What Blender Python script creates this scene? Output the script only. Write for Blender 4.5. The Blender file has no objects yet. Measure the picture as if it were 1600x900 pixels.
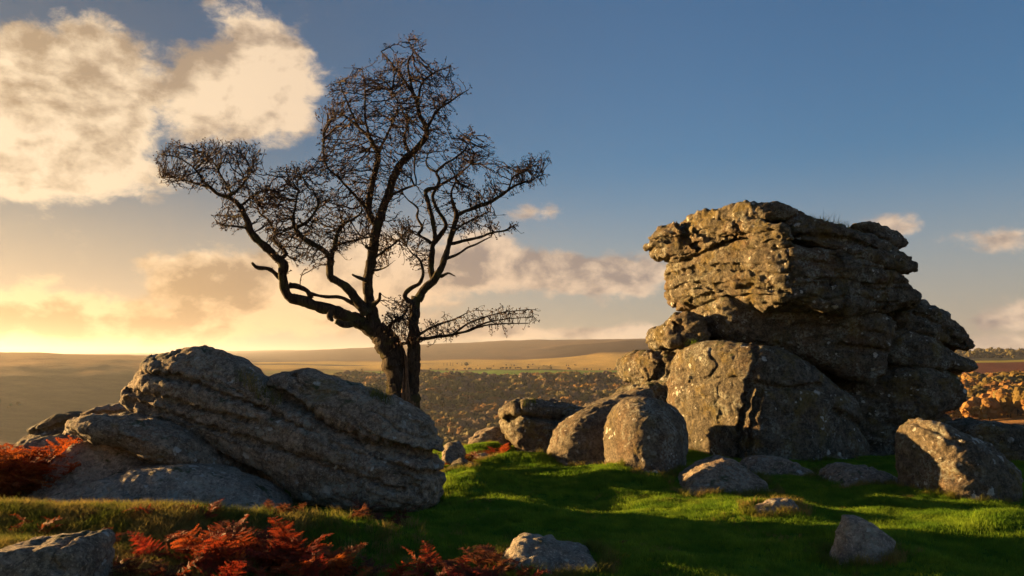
import bpy, bmesh, math, random
import numpy as np
from mathutils import Vector, kdtree

# ------------------------------------------------------------------ camera, sky, sun, exposure
SC = bpy.context.scene
COL = SC.collection
EYE = 1.6
FPX = 1244.0                      # focal length in pixels of a 1600 px wide picture (28 mm)
PITCH = math.atan(115 / FPX)
ST, CT = math.sin(PITCH), math.cos(PITCH)
SUN_AZ = math.radians(-65.0)      # measured from the view axis (+Y), negative = to the left
SUN_EL = math.radians(6.5)
SUN_DIR = Vector((math.sin(SUN_AZ) * math.cos(SUN_EL), math.cos(SUN_AZ) * math.cos(SUN_EL), math.sin(SUN_EL)))

cam_d = bpy.data.cameras.new('camera'); cam = bpy.data.objects.new('camera', cam_d); COL.objects.link(cam)
cam.location = (0, 0, EYE); cam.rotation_euler = (math.radians(90) + PITCH, 0, 0)
cam_d.sensor_width = 36; cam_d.lens = 36 * FPX / 1600; cam_d.clip_start = 0.05; cam_d.clip_end = 60000
SC.camera = cam

def px_dir(px, py):
    dx = (px - 800) / FPX; dy = (450 - py) / FPX
    v = Vector((dx, CT - dy * ST, ST + dy * CT)); v.normalize(); return v
def px_azel(px, py):
    v = px_dir(px, py); return math.atan2(v.x, v.y), math.asin(v.z)
def P(px, py, Y):
    dx = (px - 800) / FPX; dy = (450 - py) / FPX
    t = Y / (CT - dy * ST)
    return np.array((dx * t, Y, EYE + (ST + dy * CT) * t))

sun_d = bpy.data.lights.new('sun', 'SUN'); sun_o = bpy.data.objects.new('sun', sun_d); COL.objects.link(sun_o)
sun_d.energy = 5.0; sun_d.color = (1.0, 0.60, 0.23); sun_d.angle = math.radians(0.6)
sun_o.location = (-40, 20, 30); sun_o.rotation_euler = SUN_DIR.to_track_quat('Z', 'Y').to_euler()

W = bpy.data.worlds.new('World'); SC.world = W; W.use_nodes = True
def build_world():
    nt = W.node_tree; N = nt.nodes; L = nt.links; N.clear()
    def node(t, **k):
        n = N.new(t)
        for a, b in k.items(): setattr(n, a, b)
        return n
    def put(sock, v):
        if hasattr(v, 'is_output'): L.new(v, sock)
        else: sock.default_value = v
    def M(op, a, b=None, c=None, clamp=False):
        n = node('ShaderNodeMath', operation=op, use_clamp=clamp)
        put(n.inputs[0], a)
        if b is not None: put(n.inputs[1], b)
        if c is not None: put(n.inputs[2], c)
        return n.outputs[0]
    def VM(op, a, b=None, out=0):
        n = node('ShaderNodeVectorMath', operation=op); put(n.inputs[0], a)
        if b is not None: put(n.inputs[1], b)
        return n.outputs[out]
    def MR(v, a, b, c, d, smooth=True):
        n = node('ShaderNodeMapRange', interpolation_type='SMOOTHSTEP' if smooth else 'LINEAR')
        put(n.inputs[0], v); put(n.inputs[1], a); put(n.inputs[2], b); put(n.inputs[3], c); put(n.inputs[4], d); return n.outputs[0]
    def MIX(f, a, b, mode='MIX'):
        n = node('ShaderNodeMix', data_type='RGBA', blend_type=mode); n.clamp_factor = True
        put(n.inputs[0], f); put(n.inputs[6], a); put(n.inputs[7], b); return n.outputs[2]
    tc = node('ShaderNodeTexCoord').outputs['Generated']
    sky = node('ShaderNodeTexSky', sky_type='NISHITA'); sky.sun_disc = False
    sky.sun_elevation = SUN_EL; sky.sun_rotation = SUN_AZ; sky.altitude = 300
    sky.air_density = 1.0; sky.dust_density = 1.6; sky.ozone_density = 2.0
    sep = node('ShaderNodeSeparateXYZ'); L.new(tc, sep.inputs[0])
    az = M('ARCTAN2', sep.outputs[0], sep.outputs[1]); el = M('ARCSINE', sep.outputs[2])
    comb = node('ShaderNodeCombineXYZ'); L.new(az, comb.inputs[0]); L.new(el, comb.inputs[1]); ae = comb.outputs[0]
    sund = VM('DOT_PRODUCT', tc, tuple(SUN_DIR), out=1)          # cosine of the angle to the sun
    # clouds: banks given by azimuth, elevation and size
    blobs = [(50, 150, 145, 85, .80), (150, 110, 90, 72, .68), (50, 255, 150, 58, .62), (190, 275, 60, 36, .40), (-190, 190, 200, 110, .7),
             (360, 150, 95, 66, .68), (430, 110, 78, 78, .66), (375, 40, 50, 45, .45), (440, 185, 65, 40, .5), (285, 185, 60, 42, .62),
             (60, 498, 150, 34, 1.0), (230, 518, 130, 24, .9), (345, 440, 85, 42, 1.05), (440, 455, 110, 48, .75), (-160, 480, 170, 45, .9),
             (610, 420, 95, 60, .75), (740, 405, 75, 48, .75), (850, 425, 110, 34, .85), (960, 430, 90, 34, .75), (560, 500, 200, 30, .5),
             (845, 328, 60, 20, .5), (1570, 372, 66, 20, .52), (1395, 352, 40, 18, .48), (1580, 500, 60, 16, .5), (800, 522, 260, 12, .7),
             (1560, 540, 160, 15, .7), (1010, 520, 60, 18, .5), (235, 412, 32, 10, .5), (700, 475, 40, 10, .4), (1750, 470, 130, 25, .7), (2100, 330, 160, 50, .7)]
    cov = None
    for (bx, by, sx, sy, w) in blobs:
        a, e = px_azel(bx, by)
        q = VM('MULTIPLY', VM('SUBTRACT', ae, (a, e, 0)), (FPX / sx, FPX / sy, 0))
        g = M('MULTIPLY', M('EXPONENT', M('MULTIPLY', VM('DOT_PRODUCT', q, q, out=1), -0.75)), w)
        cov = g if cov is None else M('MAXIMUM', M('ADD', cov, M('MULTIPLY', g, 0.35)), M('ADD', g, M('MULTIPLY', cov, 0.35)))
    # the same kind of broken cloud low down over the rest of the horizon
    side = M('MULTIPLY', MR(M('ABSOLUTE', az), 0.95, 1.3, 0, 0.5), MR(el, 0.0, 0.5, 1, 0))
    cov = M('MAXIMUM', cov, side)
    def noise(vec, scale, detail, rough=0.55, dist=0.0):
        n = node('ShaderNodeTexNoise', noise_dimensions='3D'); put(n.inputs['Vector'], vec)
        n.inputs['Scale'].default_value = scale; n.inputs['Detail'].default_value = detail
        n.inputs['Roughness'].default_value = rough; n.inputs['Distortion'].default_value = dist
        return n.outputs['Fac']
    fl = VM('MULTIPLY', tc, (1, 1, 1.5))
    off = tuple(Vector((-0.020, 0.0, 0.016)))
    n1 = noise(fl, 11, 10, 0.62, 0.2); n2 = noise(VM('ADD', fl, off), 11, 5, 0.52, 0.2)
    n3 = noise(fl, 34, 7, 0.62, 0.3)
    n0 = noise(fl, 5.0, 3, 0.5, 0.2); n0b = noise(VM('ADD', fl, tuple(Vector((-0.045, 0.0, 0.05)))), 5.0, 3, 0.5, 0.2)
    dens = M('ADD', cov, M('ADD', M('MULTIPLY', M('SUBTRACT', n1, 0.5), 1.35), M('MULTIPLY', M('SUBTRACT', n3, 0.5), 0.55)))
    alpha = M('MULTIPLY', MR(dens, 0.29, 0.62, 0, 1), MR(cov, 0.06, 0.25, 0, 1))
    lit = M('ADD', M('MULTIPLY', M('SUBTRACT', n1, n2), -4.4), M('ADD', M('MULTIPLY', M('SUBTRACT', n3, .5), 1.5), 0.72))
    lit = M('ADD', lit, M('MULTIPLY', M('SUBTRACT', n0, n0b), -2.6))
    core = MR(dens, 0.60, 1.25, 0, 1)
    low = MR(el, 0.02, 0.20, 1, 0)
    lit = M('SUBTRACT', lit, M('MULTIPLY', M('MULTIPLY', core, low), 0.95), clamp=True)
    near = MR(sund, 0.40, 0.92, 0, 1)
    litc = MIX(near, (3.5, 2.6, 1.85, 1), (4.4, 3.4, 2.25, 1))
    shc = MIX(near, (1.4, 1.12, 1.0, 1), (2.0, 1.4, 0.85, 1))
    cloud = MIX(1.0, MIX(lit, shc, litc), MIX(M('MULTIPLY', low, MR(sund, 0.2, 0.8, 0, 1)), (1, 1, 1, 1), (1.05, 0.84, 0.58, 1)), 'MULTIPLY')
    # the clear sky, with the warm low air that the photograph shows towards the sun
    skyc = MIX(1.0, sky.outputs[0], (0.41, 0.61, 0.78, 1), 'MULTIPLY')
    dim = MR(sund, 0.15, 0.95, 1.0, 0.30); dc = node('ShaderNodeCombineColor'); [L.new(dim, dc.inputs[i]) for i in range(3)]
    skyc = MIX(1.0, skyc, dc.outputs[0], 'MULTIPLY')
    glow = M('MULTIPLY', MR(sund, 0.25, 1.0, 0, 1), M('MULTIPLY', MR(el, 0.0, 0.26, 1, 0), MR(el, -0.04, 0.0, 0, 1)))
    hor = MR(el, 0.0, 0.26, 1, 0)
    skyc = MIX(M('MULTIPLY', hor, 0.7), skyc, (2.3, 1.75, 1.38, 1))
    skyc = MIX(MR(el, -0.06, -0.01, 1, 0), skyc, (0.5, 0.4, 0.3, 1))
    skyc = MIX(M('MULTIPLY', glow, 0.7), skyc, (3.4, 2.3, 1.3, 1))
    out = MIX(M('MULTIPLY', alpha, 0.96), skyc, cloud)
    bg = node('ShaderNodeBackground'); L.new(out, bg.inputs[0]); bg.inputs[1].default_value = 0.05
    wo = node('ShaderNodeOutputWorld'); L.new(bg.outputs[0], wo.inputs[0])
build_world()

SC.view_settings.view_transform = 'Standard'; SC.view_settings.look = 'None'
SC.view_settings.exposure = 2.2; SC.view_settings.gamma = 1.0; SC.view_settings.use_curve_mapping = False
SC.render.engine = 'CYCLES'
cy = SC.cycles
cy.use_denoising = True
try: cy.denoiser = 'OPENIMAGEDENOISE'
except Exception: pass
cy.max_bounces = 6; cy.diffuse_bounces = 3; cy.glossy_bounces = 2; cy.transmission_bounces = 3; cy.transparent_max_bounces = 8; cy.volume_bounces = 0
cy.use_adaptive_sampling = True; cy.adaptive_threshold = 0.02
cy.caustics_reflective = False; cy.caustics_refractive = False

# ------------------------------------------------------------------ helpers
rng = np.random.default_rng(7); random.seed(7)
_perm = rng.permutation(512).astype(np.int64); _perm = np.concatenate([_perm, _perm, _perm])
_grad = rng.normal(size=(512, 3)); _grad /= np.linalg.norm(_grad, axis=1)[:, None]
def perlin(p):
    p = np.asarray(p, float); i = np.floor(p).astype(np.int64); f = p - i; i &= 511
    u = f * f * f * (f * (f * 6 - 15) + 10); res = np.zeros(len(p))
    for a in (0, 1):
        for b in (0, 1):
            for c in (0, 1):
                h = _perm[_perm[_perm[(i[:, 0] + a) & 511] + ((i[:, 1] + b) & 511)] + ((i[:, 2] + c) & 511)] & 511
                g = _grad[h]
                d = g[:, 0] * (f[:, 0] - a) + g[:, 1] * (f[:, 1] - b) + g[:, 2] * (f[:, 2] - c)
                res += d * (u[:, 0] if a else 1 - u[:, 0]) * (u[:, 1] if b else 1 - u[:, 1]) * (u[:, 2] if c else 1 - u[:, 2])
    return res * 1.6
def fbm(p, octs=4, gain=0.5):
    s = 0; a = 1.0
    for k in range(octs): s = s + a * perlin(p * 2.03 ** k + 17.3 * k); a *= gain
    return s

def tag(o, label=None, cat=None, group=None, kind=None):
    if label: o['label'] = label
    if cat: o['category'] = cat
    if group: o['group'] = group
    if kind: o['kind'] = kind
    return o
def empty(name, loc, parent=None):
    o = bpy.data.objects.new(name, None); COL.objects.link(o); o.location = loc; o.empty_display_size = 0.1
    if parent: o.parent = parent
    return o
def mesh_np(name, V, F, smooth=True):
    V = np.asarray(V, np.float32); me = bpy.data.meshes.new(name)
    if isinstance(F, np.ndarray) and F.ndim == 2:
        k = F.shape[1]; n = len(F)
        me.vertices.add(len(V)); me.vertices.foreach_set('co', V.ravel())
        me.loops.add(n * k); me.loops.foreach_set('vertex_index', F.astype(np.int32).ravel())
        me.polygons.add(n); me.polygons.foreach_set('loop_start', np.arange(0, n * k, k, dtype=np.int32))
        me.polygons.foreach_set('loop_total', np.full(n, k, np.int32))
        me.update(calc_edges=True); me.validate()
    else:
        me.from_pydata([tuple(map(float, v)) for v in V], [], [list(map(int, f)) for f in F]); me.update()
    if smooth: me.polygons.foreach_set('use_smooth', np.ones(len(me.polygons), bool))
    return me
def obj(name, me, mat, parent=None, loc=(0, 0, 0)):
    o = bpy.data.objects.new(name, me); COL.objects.link(o); o.location = loc
    if mat is not None:
        if not me.materials: me.materials.append(mat)
    if parent: o.parent = parent
    return o

# ------------------------------------------------------------------ materials
class Mat:
    def __init__(s, name):
        s.m = bpy.data.materials.new(name); s.m.use_nodes = True; s.nt = s.m.node_tree; s.N = s.nt.nodes; s.L = s.nt.links
        s.b = s.N['Principled BSDF']; s.out = s.N['Material Output']
    def node(s, t, **k):
        n = s.N.new(t)
        for a, b in k.items(): setattr(n, a, b)
        return n
    def put(s, sock, v):
        if hasattr(v, 'is_output'): s.L.new(v, sock)
        else: sock.default_value = v
    def pos(s): return s.node('ShaderNodeNewGeometry').outputs['Position']
    def nrm(s): return s.node('ShaderNodeNewGeometry').outputs['Normal']
    def noise(s, vec, scale, detail=5, rough=0.55, dist=0.0, out='Fac'):
        n = s.node('ShaderNodeTexNoise'); s.put(n.inputs['Vector'], vec); s.put(n.inputs['Scale'], scale)
        n.inputs['Detail'].default_value = detail; n.inputs['Roughness'].default_value = rough; n.inputs['Distortion'].default_value = dist
        return n.outputs[out]
    def voro(s, vec, scale, feature='F1', out='Distance', rand=1.0):
        n = s.node('ShaderNodeTexVoronoi', feature=feature); s.put(n.inputs['Vector'], vec); s.put(n.inputs['Scale'], scale)
        n.inputs['Randomness'].default_value = rand; return n.outputs[out]
    def math(s, op, a, b=None, clamp=False):
        n = s.node('ShaderNodeMath', operation=op, use_clamp=clamp); s.put(n.inputs[0], a)
        if b is not None: s.put(n.inputs[1], b)
        return n.outputs[0]
    def vm(s, op, a, b=None, out=0):
        n = s.node('ShaderNodeVectorMath', operation=op); s.put(n.inputs[0], a)
        if b is not None: s.put(n.inputs[1], b)
        return n.outputs[out]
    def mr(s, v, a, b, c=0.0, d=1.0):
        n = s.node('ShaderNodeMapRange', interpolation_type='SMOOTHSTEP')
        for i, x in enumerate((v, a, b, c, d)): s.put(n.inputs[i], x)
        return n.outputs[0]
    def mix(s, f, a, b, mode='MIX'):
        n = s.node('ShaderNodeMix', data_type='RGBA', blend_type=mode)
        s.put(n.inputs[0], f); s.put(n.inputs[6], a if hasattr(a, 'is_output') else (*a, 1)); s.put(n.inputs[7], b if hasattr(b, 'is_output') else (*b, 1))
        return n.outputs[2]
    def bump(s, h, strength, dist, prev=None):
        n = s.node('ShaderNodeBump'); s.put(n.inputs['Height'], h); n.inputs['Strength'].default_value = strength; n.inputs['Distance'].default_value = dist
        if prev is not None: s.L.new(prev, n.inputs['Normal'])
        return n.outputs[0]
    def done(s, col, rough=0.9, normal=None, spec=0.2):
        s.put(s.b.inputs['Base Color'], col if hasattr(col, 'is_output') else (*col, 1)); s.put(s.b.inputs['Roughness'], rough)
        s.b.inputs['Specular IOR Level'].default_value = spec
        if normal is not None: s.L.new(normal, s.b.inputs['Normal'])
        return s.m

def rock_material(name, base=(0.17, 0.155, 0.135), dark=(0.07, 0.062, 0.055), stain=(0.16, 0.09, 0.045), white=0.5, moss=0.4, ochre=0.3):
    m = Mat(name); p = m.pos(); nz = m.node('ShaderNodeSeparateXYZ'); m.L.new(m.nrm(), nz.inputs[0]); up = nz.outputs[2]
    big = m.noise(p, 1.3, 6, 0.6); med = m.noise(p, 7, 8, 0.65); fine = m.noise(p, 55, 5, 0.7); grit = m.noise(p, 170, 3, 0.7)
    c = m.mix(m.mr(med, 0.36, 0.66), dark, base)
    c = m.mix(m.math('MULTIPLY', m.mr(big, 0.48, 0.68), 0.75), c, stain)
    c = m.mix(m.mr(fine, 0.50, 0.74), c, tuple(min(1, x * 1.75) for x in base))
    c = m.mix(m.mr(grit, 0.56, 0.72, 0, 0.75), c, tuple(x * 0.28 for x in base))
    c = m.mix(m.mr(grit, 0.40, 0.28, 0, 0.55), c, (0.34, 0.31, 0.27))
    sp = m.noise(p, 24, 6, 0.75)
    c = m.mix(m.mr(sp, 0.52, 0.40, 0, 0.65), c, tuple(x * 0.45 for x in dark))
    c = m.mix(m.mr(sp, 0.56, 0.68, 0, 0.6), c, tuple(min(1, x * 1.5) for x in base))
    # grey-green crust lichen in patches
    l1 = m.mr(m.noise(p, 2.6, 7, 0.7, 0.6), 0.50, 0.60)
    l1b = m.mr(m.noise(p, 26, 4, 0.7), 0.42, 0.60)
    c = m.mix(m.math('MULTIPLY', m.math('MULTIPLY', l1, l1b), 0.8), c, (0.33, 0.335, 0.27))
    gm = m.mr(m.noise(m.vm('ADD', p, (5, 17, 9)), 1.9, 7, 0.68, 0.4), 0.54, 0.66)
    c = m.mix(m.math('MULTIPLY', gm, 0.6 * moss + 0.1), c, (0.055, 0.062, 0.024))
    # ochre and olive algae
    if ochre > 0:
        o1 = m.mr(m.noise(m.vm('ADD', p, (31, 7, 3)), 2.4, 6, 0.65, 0.5), 0.60 - 0.14 * ochre, 0.74 - 0.10 * ochre)
        c = m.mix(m.math('MULTIPLY', m.math('MULTIPLY', o1, m.mr(fine, 0.35, 0.6)), 0.75), c, (0.20, 0.145, 0.030))
    # round pale lichen rosettes of several sizes
    wob = m.vm('ADD', p, m.vm('MULTIPLY', m.vm('SUBTRACT', m.noise(p, 19, 3, 0.6, 0, 'Color'), (0.5, 0.5, 0.5)), (0.10, 0.10, 0.10)))
    for sc, thr, keep in ((1.7, 0.15, 0.55), (4.2, 0.24, 0.52), (9, 0.26, 0.55)):
        d = m.voro(wob, sc); v = m.node('ShaderNodeSeparateColor'); m.L.new(m.voro(wob, sc, out='Color'), v.inputs[0])
        k = m.math('MULTIPLY', m.mr(d, thr, thr * 0.72), m.mr(v.outputs[0], keep - 0.02 + (0.5 - white) * 0.5, keep + 0.02 + (0.5 - white) * 0.5))
        k = m.math('MULTIPLY', k, m.mr(m.noise(p, 60, 3, 0.7), 0.30, 0.52, 0.25, 0.95))
        k = m.math('MULTIPLY', k, m.mr(m.noise(m.vm('ADD', p, (sc * 3.1, sc, 2.0)), 1.5, 4, 0.6), 0.50, 0.58))
        c = m.mix(k, c, (0.55, 0.54, 0.47))
    # moss lying on upward ledges
    mo = m.math('MULTIPLY', m.mr(up, 0.45, 0.85), m.mr(m.noise(p, 3.6, 7, 0.65), 0.62 - 0.16 * moss, 0.70 - 0.12 * moss))
    c = m.mix(m.math('MULTIPLY', mo, 0.85), c, (0.045, 0.06, 0.015))
    n = m.bump(m.noise(p, 11, 9, 0.72, 0.3), 1.0, 0.075)
    pits = m.mr(m.voro(m.vm('ADD', p, m.vm('MULTIPLY', m.noise(p, 20, 2, 0.5, 0, 'Color'), (0.06, 0.06, 0.06))), 30), 0.0, 0.55)
    n = m.bump(pits, 0.55, 0.018, n)
    n = m.bump(fine, 0.7, 0.014, n)
    n = m.bump(grit, 0.6, 0.005, n)
    return m.done(c, 0.93, n, 0.25)
ROCK_TOR = rock_material('granite_tor', base=(0.175, 0.15, 0.105), dark=(0.05, 0.043, 0.03), stain=(0.15, 0.085, 0.04), white=0.5, moss=0.45, ochre=0.75)
ROCK_LOW = rock_material('granite_boulder', base=(0.205, 0.168, 0.115), dark=(0.085, 0.07, 0.05), stain=(0.13, 0.075, 0.038), white=0.75, moss=0.2, ochre=0.5)
ROCK_GREY = rock_material('granite_grey', base=(0.41, 0.33, 0.235), dark=(0.165, 0.128, 0.09), stain=(0.24, 0.15, 0.095), white=0.78, moss=0.35, ochre=0.1)
ROCK_PALE = rock_material('granite_pale', base=(0.45, 0.385, 0.30), dark=(0.25, 0.205, 0.16), stain=(0.19, 0.145, 0.11), white=0.55, moss=0.25, ochre=0.0)

# ------------------------------------------------------------------ terrain
def smooth1(a, k):
    w = np.exp(-0.5 * (np.arange(-3 * k, 3 * k + 1) / k) ** 2); w /= w.sum()
    return np.convolve(np.pad(a, 3 * k, mode='edge'), w, mode='valid')
_D = np.array([16, 25, 60, 120, 200, 350, 500, 700, 900, 1200, 1500, 2000, 2500, 3000, 4000, 6000, 9000, 14000], float)
def _col(near, hs):
    z = list(near)
    for d, h in zip(_D[5:], hs): z.append(EYE + h * d / FPX)
    return np.array(z)
_gap = (-0.05, -2.8, -17, -38, -58)
_cols = {-500: _col(_gap, (-230, -160, -85, -25, 14, 17, 12, 8, 6, 6, 8, 10, 10)),
         100: _col(_gap, (-240, -165, -90, -35, 6, 12, 9, 6, 5, 5, 8, 10, 10)),
         250: _col(_gap, (-245, -170, -100, -42, -4, 8, 6, 5, 4, 6, 9, 12, 10)),
         400: _col(_gap, (-255, -180, -105, -44, -20, -9, -2, 1, 3, 9, 14, 17, 12)),
         640: _col(_gap, (-270, -185, -105, -40, -17, -7, -2, 5, 15, 28, 20, 18, 12)),
         830: _col(_gap, (-270, -185, -100, -40, -17, -7, -1, 8, 23, 36, 28, 20, 12)),
         1000: _col(_gap, (-270, -185, -95, -42, -17, -7, 6, 35, 35, 34, 28, 20, 12)),
         1200: _col(_gap, (-250, -160, -80, -38, -15, -5, 5, 33, 33, 34, 26, 20, 12)),
         1430: _col((-0.05, -2.0, -7.5, -11, -15), (-78, -52, -28, -12, -2, 1, 7, 11, 10, 10, 10, 10, 10)),
         1560: _col((-0.05, -2.0, -7.0, -9.5, -12), (-62, -45, -25, -10, 0, 2, 8, 9, 9, 9, 9, 9, 9)),
         2200: _col((-0.05, -2.0, -7.0, -9.5, -12), (-60, -45, -25, -8, 2, 4, 8, 9, 9, 9, 9, 9, 9))}
_LD = np.linspace(math.log(16), math.log(14000), 260)
_caz = np.array([math.atan((k - 800) / FPX) for k in _cols])
_ctab = np.array([smooth1(np.interp(_LD, np.log(_D), v), 5) for v in _cols.values()])
_azg = np.linspace(_caz[0], _caz[-1], 240)
_tab = np.array([np.interp(_azg, _caz, _ctab[:, j]) for j in range(len(_LD))])
_tab = np.array([smooth1(r, 4) for r in _tab])                       # [logD, az]
def far_z(x, y):
    r = np.hypot(x, y); az = np.clip(np.arctan2(x, y), _azg[0], _azg[-1]); l = np.clip(np.log(np.maximum(r, 16)), _LD[0], _LD[-1])
    i = (l - _LD[0]) / (_LD[1] - _LD[0]); j = (az - _azg[0]) / (_azg[1] - _azg[0])
    i0 = np.minimum(i.astype(int), len(_LD) - 2); j0 = np.minimum(j.astype(int), len(_azg) - 2); fi = i - i0; fj = j - j0
    z = (_tab[i0, j0] * (1 - fi) + _tab[i0 + 1, j0] * fi) * (1 - fj) + (_tab[i0, j0 + 1] * (1 - fi) + _tab[i0 + 1, j0 + 1] * fi) * fj
    q = np.stack([x, y, 0 * x], 1)
    amp = np.clip((r - 20) / 400, 0, 1)
    return z + amp * (5.0 * fbm(q / 260.0, 3) + 1.0 * fbm(q / 60.0, 3))
# turf mounds: x, y, height, radius x, radius y
MOUNDS = [(-4.3, 7.15, 0.27, 1.7, 0.55), (-2.55, 6.9, 0.20, 1.0, 0.5), (-1.35, 7.2, 0.12, 0.7, 0.5), (-4.0, 5.9, 0.16, 1.6, 0.6),
          (2.75, 8.55, 0.13, 0.55, 0.32), (3.0, 7.2, 0.10, 0.5, 0.4), (3.25, 6.3, 0.10, 0.4, 0.4), (4.75, 7.5, 0.20, 0.5, 0.45), (5.0, 6.4, 0.18, 0.6, 0.5),
          (-0.55, 10.4, 0.20, 0.5, 0.7), (-0.15, 9.0, 0.08, 0.5, 0.5), (1.7, 11.0, 0.16, 0.9, 0.6), (0.6, 6.6, 0.06, 0.7, 0.4), (1.3, 6.2, 0.10, 0.5, 0.3),
          (0.2, 12.7, 0.16, 0.7, 0.35), (-0.3, 13.8, 0.20, 0.6, 0.4), (3.2, 10.7, 0.10, 0.9, 0.5), (5.2, 9.6, 0.10, 0.9, 0.6), (0.75, 9.2, -0.08, 0.7, 0.6)]
def near_z(x, y):
    q = np.stack([x, y, 0 * x + 3.3], 1)
    z = 0.055 * fbm(q / 1.7, 3) + 0.028 * fbm(q / 0.42, 3)
    for (mx, my, h, rx, ry) in MOUNDS: z = z + h * np.exp(-((x - mx) / rx) ** 2 - ((y - my) / ry) ** 2)
    return z
def ground_z(x, y):
    x = np.atleast_1d(np.asarray(x, float)); y = np.atleast_1d(np.asarray(y, float))
    r = np.hypot(x, y); t = np.clip((r - 14.5) / 4.5, 0, 1); t = t * t * (3 - 2 * t)
    return near_z(x, y) * (1 - t) + far_z(x, y) * t
def gz(x, y): return float(ground_z(x, y)[0])

def build_ground():
    r = [1.2]
    while r[-1] < 22: r.append(r[-1] * 1.0085)
    while r[-1] < 9400: r.append(r[-1] * 1.022)
    r = np.array(r); A = np.radians(np.concatenate([np.linspace(-62, 62, 560), np.linspace(66, 294, 58), [298]])); nr, na = len(r), len(A)
    R, AA = np.meshgrid(r, A, indexing='ij'); X = (R * np.sin(AA)).ravel(); Y = (R * np.cos(AA)).ravel(); Z = ground_z(X, Y)
    idx = np.arange(nr * na).reshape(nr, na)
    me_f = None; F = np.stack([idx[:-1, :-1], idx[:-1, 1:], idx[1:, 1:], idx[1:, :-1]], -1).reshape(-1, 4)[:, ::-1]
    me = mesh_np('ground', np.stack([X, Y, Z], 1), F)
    # land cover, as albedo
    aw = (AA.ravel() + math.pi) % (2 * math.pi) - math.pi; px = 800 + FPX * np.tan(np.clip(aw, -1.1, 1.1)); d = R.ravel(); q = np.stack([X, Y, 0 * X], 1)
    n = fbm(q / 3.0, 3); nb = fbm(q / 150.0, 3); c = np.empty((len(X), 3))
    c[:] = (0.075, 0.16, 0.014)
    def blend(mask, col):
        mask = np.clip(mask, 0, 1)[:, None]; c[:] = c * (1 - mask) + np.array(col) * mask
    blend((n - 0.25) * 1.2, (0.085, 0.085, 0.018)); blend((-n - 0.5) * 1.2, (0.035, 0.07, 0.010))
    hm = np.exp(-((X + 4.1) / 1.7) ** 2 - ((Y - 6.6) / 0.9) ** 2); blend(hm * 1.6, (0.085, 0.075, 0.025))
    far = np.clip((d - 15.5) / 5, 0, 1); blend(far, (0.32, 0.17, 0.055))
    def zone(p0, p1, d0, d1, col, s=14, sd=0.03):
        pp = px + 18 * nb; dd = np.log(d) + 0.02 * nb
        k = np.clip((pp - p0) / s, 0, 1) * np.clip((p1 - pp) / s, 0, 1) * np.clip((dd - math.log(d0)) / sd, 0, 1) * np.clip((math.log(d1) - dd) / sd, 0, 1)
        blend(k, col)
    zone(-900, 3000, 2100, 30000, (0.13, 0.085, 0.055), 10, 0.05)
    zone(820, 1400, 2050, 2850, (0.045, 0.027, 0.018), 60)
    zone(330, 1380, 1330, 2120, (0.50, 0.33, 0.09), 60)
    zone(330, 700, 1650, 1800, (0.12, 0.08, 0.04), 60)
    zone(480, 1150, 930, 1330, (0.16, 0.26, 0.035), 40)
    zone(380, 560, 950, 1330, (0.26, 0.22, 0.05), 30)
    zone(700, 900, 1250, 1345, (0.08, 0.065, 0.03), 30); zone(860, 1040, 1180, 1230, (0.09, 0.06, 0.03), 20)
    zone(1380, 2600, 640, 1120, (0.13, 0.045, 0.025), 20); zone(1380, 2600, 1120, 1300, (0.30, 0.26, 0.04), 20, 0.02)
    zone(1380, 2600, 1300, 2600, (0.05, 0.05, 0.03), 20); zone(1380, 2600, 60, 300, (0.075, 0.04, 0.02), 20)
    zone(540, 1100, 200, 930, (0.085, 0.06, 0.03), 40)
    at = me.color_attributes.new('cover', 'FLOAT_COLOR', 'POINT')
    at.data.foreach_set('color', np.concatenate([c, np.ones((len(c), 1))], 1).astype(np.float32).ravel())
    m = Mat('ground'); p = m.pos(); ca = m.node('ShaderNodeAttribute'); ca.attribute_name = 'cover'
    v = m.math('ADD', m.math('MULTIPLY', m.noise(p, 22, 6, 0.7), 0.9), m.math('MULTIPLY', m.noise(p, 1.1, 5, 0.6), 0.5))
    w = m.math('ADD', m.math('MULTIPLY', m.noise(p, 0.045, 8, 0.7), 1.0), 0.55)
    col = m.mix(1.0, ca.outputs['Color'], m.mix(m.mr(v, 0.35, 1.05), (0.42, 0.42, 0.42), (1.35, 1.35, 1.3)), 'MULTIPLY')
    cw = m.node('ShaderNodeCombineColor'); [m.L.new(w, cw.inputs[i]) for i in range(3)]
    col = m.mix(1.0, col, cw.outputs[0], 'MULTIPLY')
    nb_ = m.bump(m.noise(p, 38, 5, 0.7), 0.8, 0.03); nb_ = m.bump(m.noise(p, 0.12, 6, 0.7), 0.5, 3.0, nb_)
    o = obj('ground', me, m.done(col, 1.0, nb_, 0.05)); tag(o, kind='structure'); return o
build_ground()

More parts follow.
